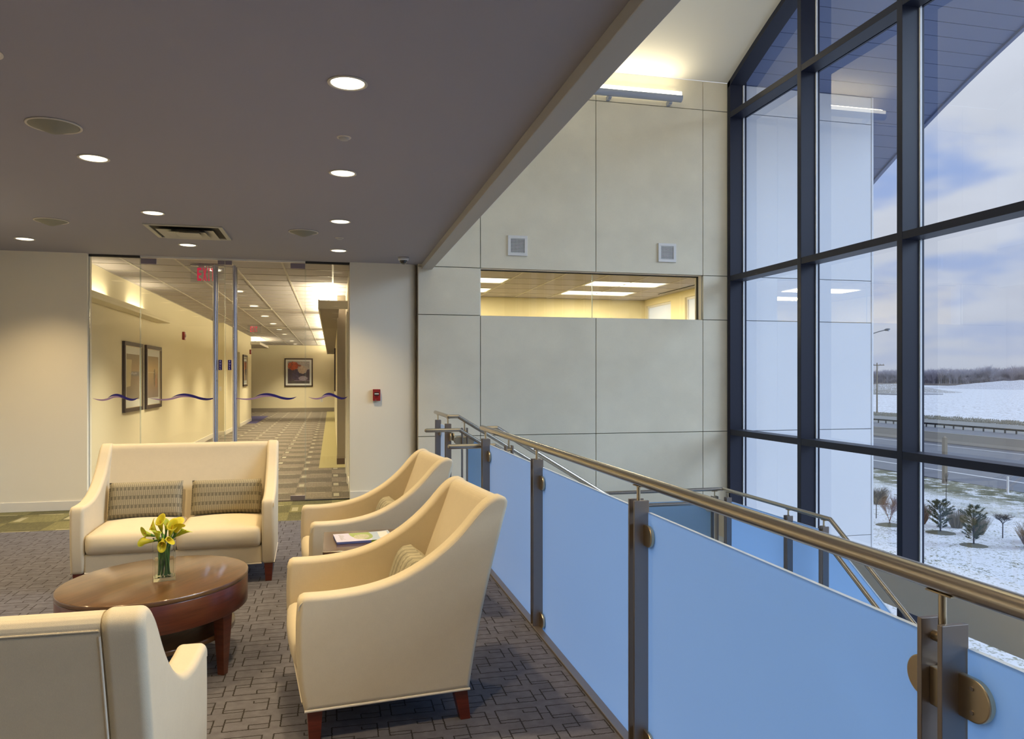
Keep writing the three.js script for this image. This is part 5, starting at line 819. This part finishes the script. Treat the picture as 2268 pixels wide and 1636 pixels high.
{
  const t = thing('marker_post', 'slim white marker post at the near edge of the road', 'post', out(31.87, -30.454)); obj('shaft', [rbx(-0.06, 0.06, -0.1, 1.25, -0.06, 0.06, 0.01)], M.white, t); obj('cap', [rbx(-0.065, 0.065, 1.2505, 1.3, -0.065, 0.065, 0.01)], M.white, t);
  const w = thing('timber_post', 'weathered timber post behind the lowest window bar', 'post', out(31.74, -34.226)), tm = mat({ color: lin(0.26, 0.22, 0.17), roughness: 0.95 }); obj('shaft', [rbx(-0.15, 0.15, -0.1, 3.8, -0.15, 0.15, 0.02)], tm, w); obj('top_chamfer', [cyl(0.2, 0.02, 0.15, 0, 3.8, 0, 4)], tm, w);
  const p = thing('utility_pole', 'wooden utility pole with crossarm in the snowy field', 'utility pole', out(82.327, -102.214)); obj('pole', [rod(V(0, -0.2, 0), V(0, 12.4, 0), 0.2, 0.13, 10)], tm, p); obj('crossarm', [bx(-1.6, 1.6, 11.75, 11.95, 0.14, 0.3).rotateY(-0.68)], tm, p); for (const s of [-1.4, -0.7, 0.7, 1.4]) obj('insulator', [cyl(0.06, 0.04, 0.28, 0, 11.95, 0, 8).translate(s * Math.cos(0.68) - 0.14, 0, s * Math.sin(0.68) + 0.17)], M.bar, p); obj('brace', [rod(V(0.1, 10.9, 0.2), V(0.8, 11.75, -0.4), 0.03)], tm, p);
  for (const [i, dx] of [[0, -2.0], [1, -2.9]]) { const b = thing('meter_cabinet', ['grey meter cabinet nearest the utility pole foot', 'grey meter cabinet left of the other by the pole foot'][i], 'cabinet', [82.3 * K + dx * 0.7, G, -102.2 * K + dx * 0.7]); obj('legs', [bx(-0.3, -0.22, -0.1, 0.7, -0.05, 0.05), bx(0.22, 0.3, -0.1, 0.7, -0.05, 0.05)], M.dark, b); obj('box', [rbx(-0.35, 0.35, 0.7, 1.5, -0.2, 0.2, 0.02)], mat({ color: lin(0.16, 0.15, 0.18), roughness: 0.7 }), b); }
  const l = thing('street_lamp', 'tall street lamp arm reaching out from behind the outside stone wall', 'street lamp', [61.0, G, -78.6]); const gm = mat({ color: lin(0.10, 0.11, 0.13), roughness: 0.6, metalness: 0.4 });
  obj('pole', [rod(V(0, -0.2, 0), V(0, 13.4, 0), 0.16, 0.09, 10)], gm, l); obj('arm', [tube([V(0, 13.2, 0), V(1.2, 13.85, -0.05), V(2.4, 14.25, -0.1), V(3.5, 14.52, -0.15)], 0.055, 24, 8)], gm, l); obj('brace', [tube([V(0, 12.9, 0), V(0.9, 13.45, -0.04), V(1.55, 13.95, -0.07)], 0.03, 16, 6)], gm, l);
  obj('lamp_head', [new THREE.SphereGeometry(0.42, 18, 10).scale(1, 0.34, 0.45).rotateZ(0.18).translate(3.85, 14.58, -0.17)], gm, l); obj('lamp_glass', [new THREE.SphereGeometry(0.2, 14, 8).scale(1, 0.55, 0.8).translate(3.98, 14.5, -0.17)], M.gasket, l);
}
renderer.render(scene, camera);
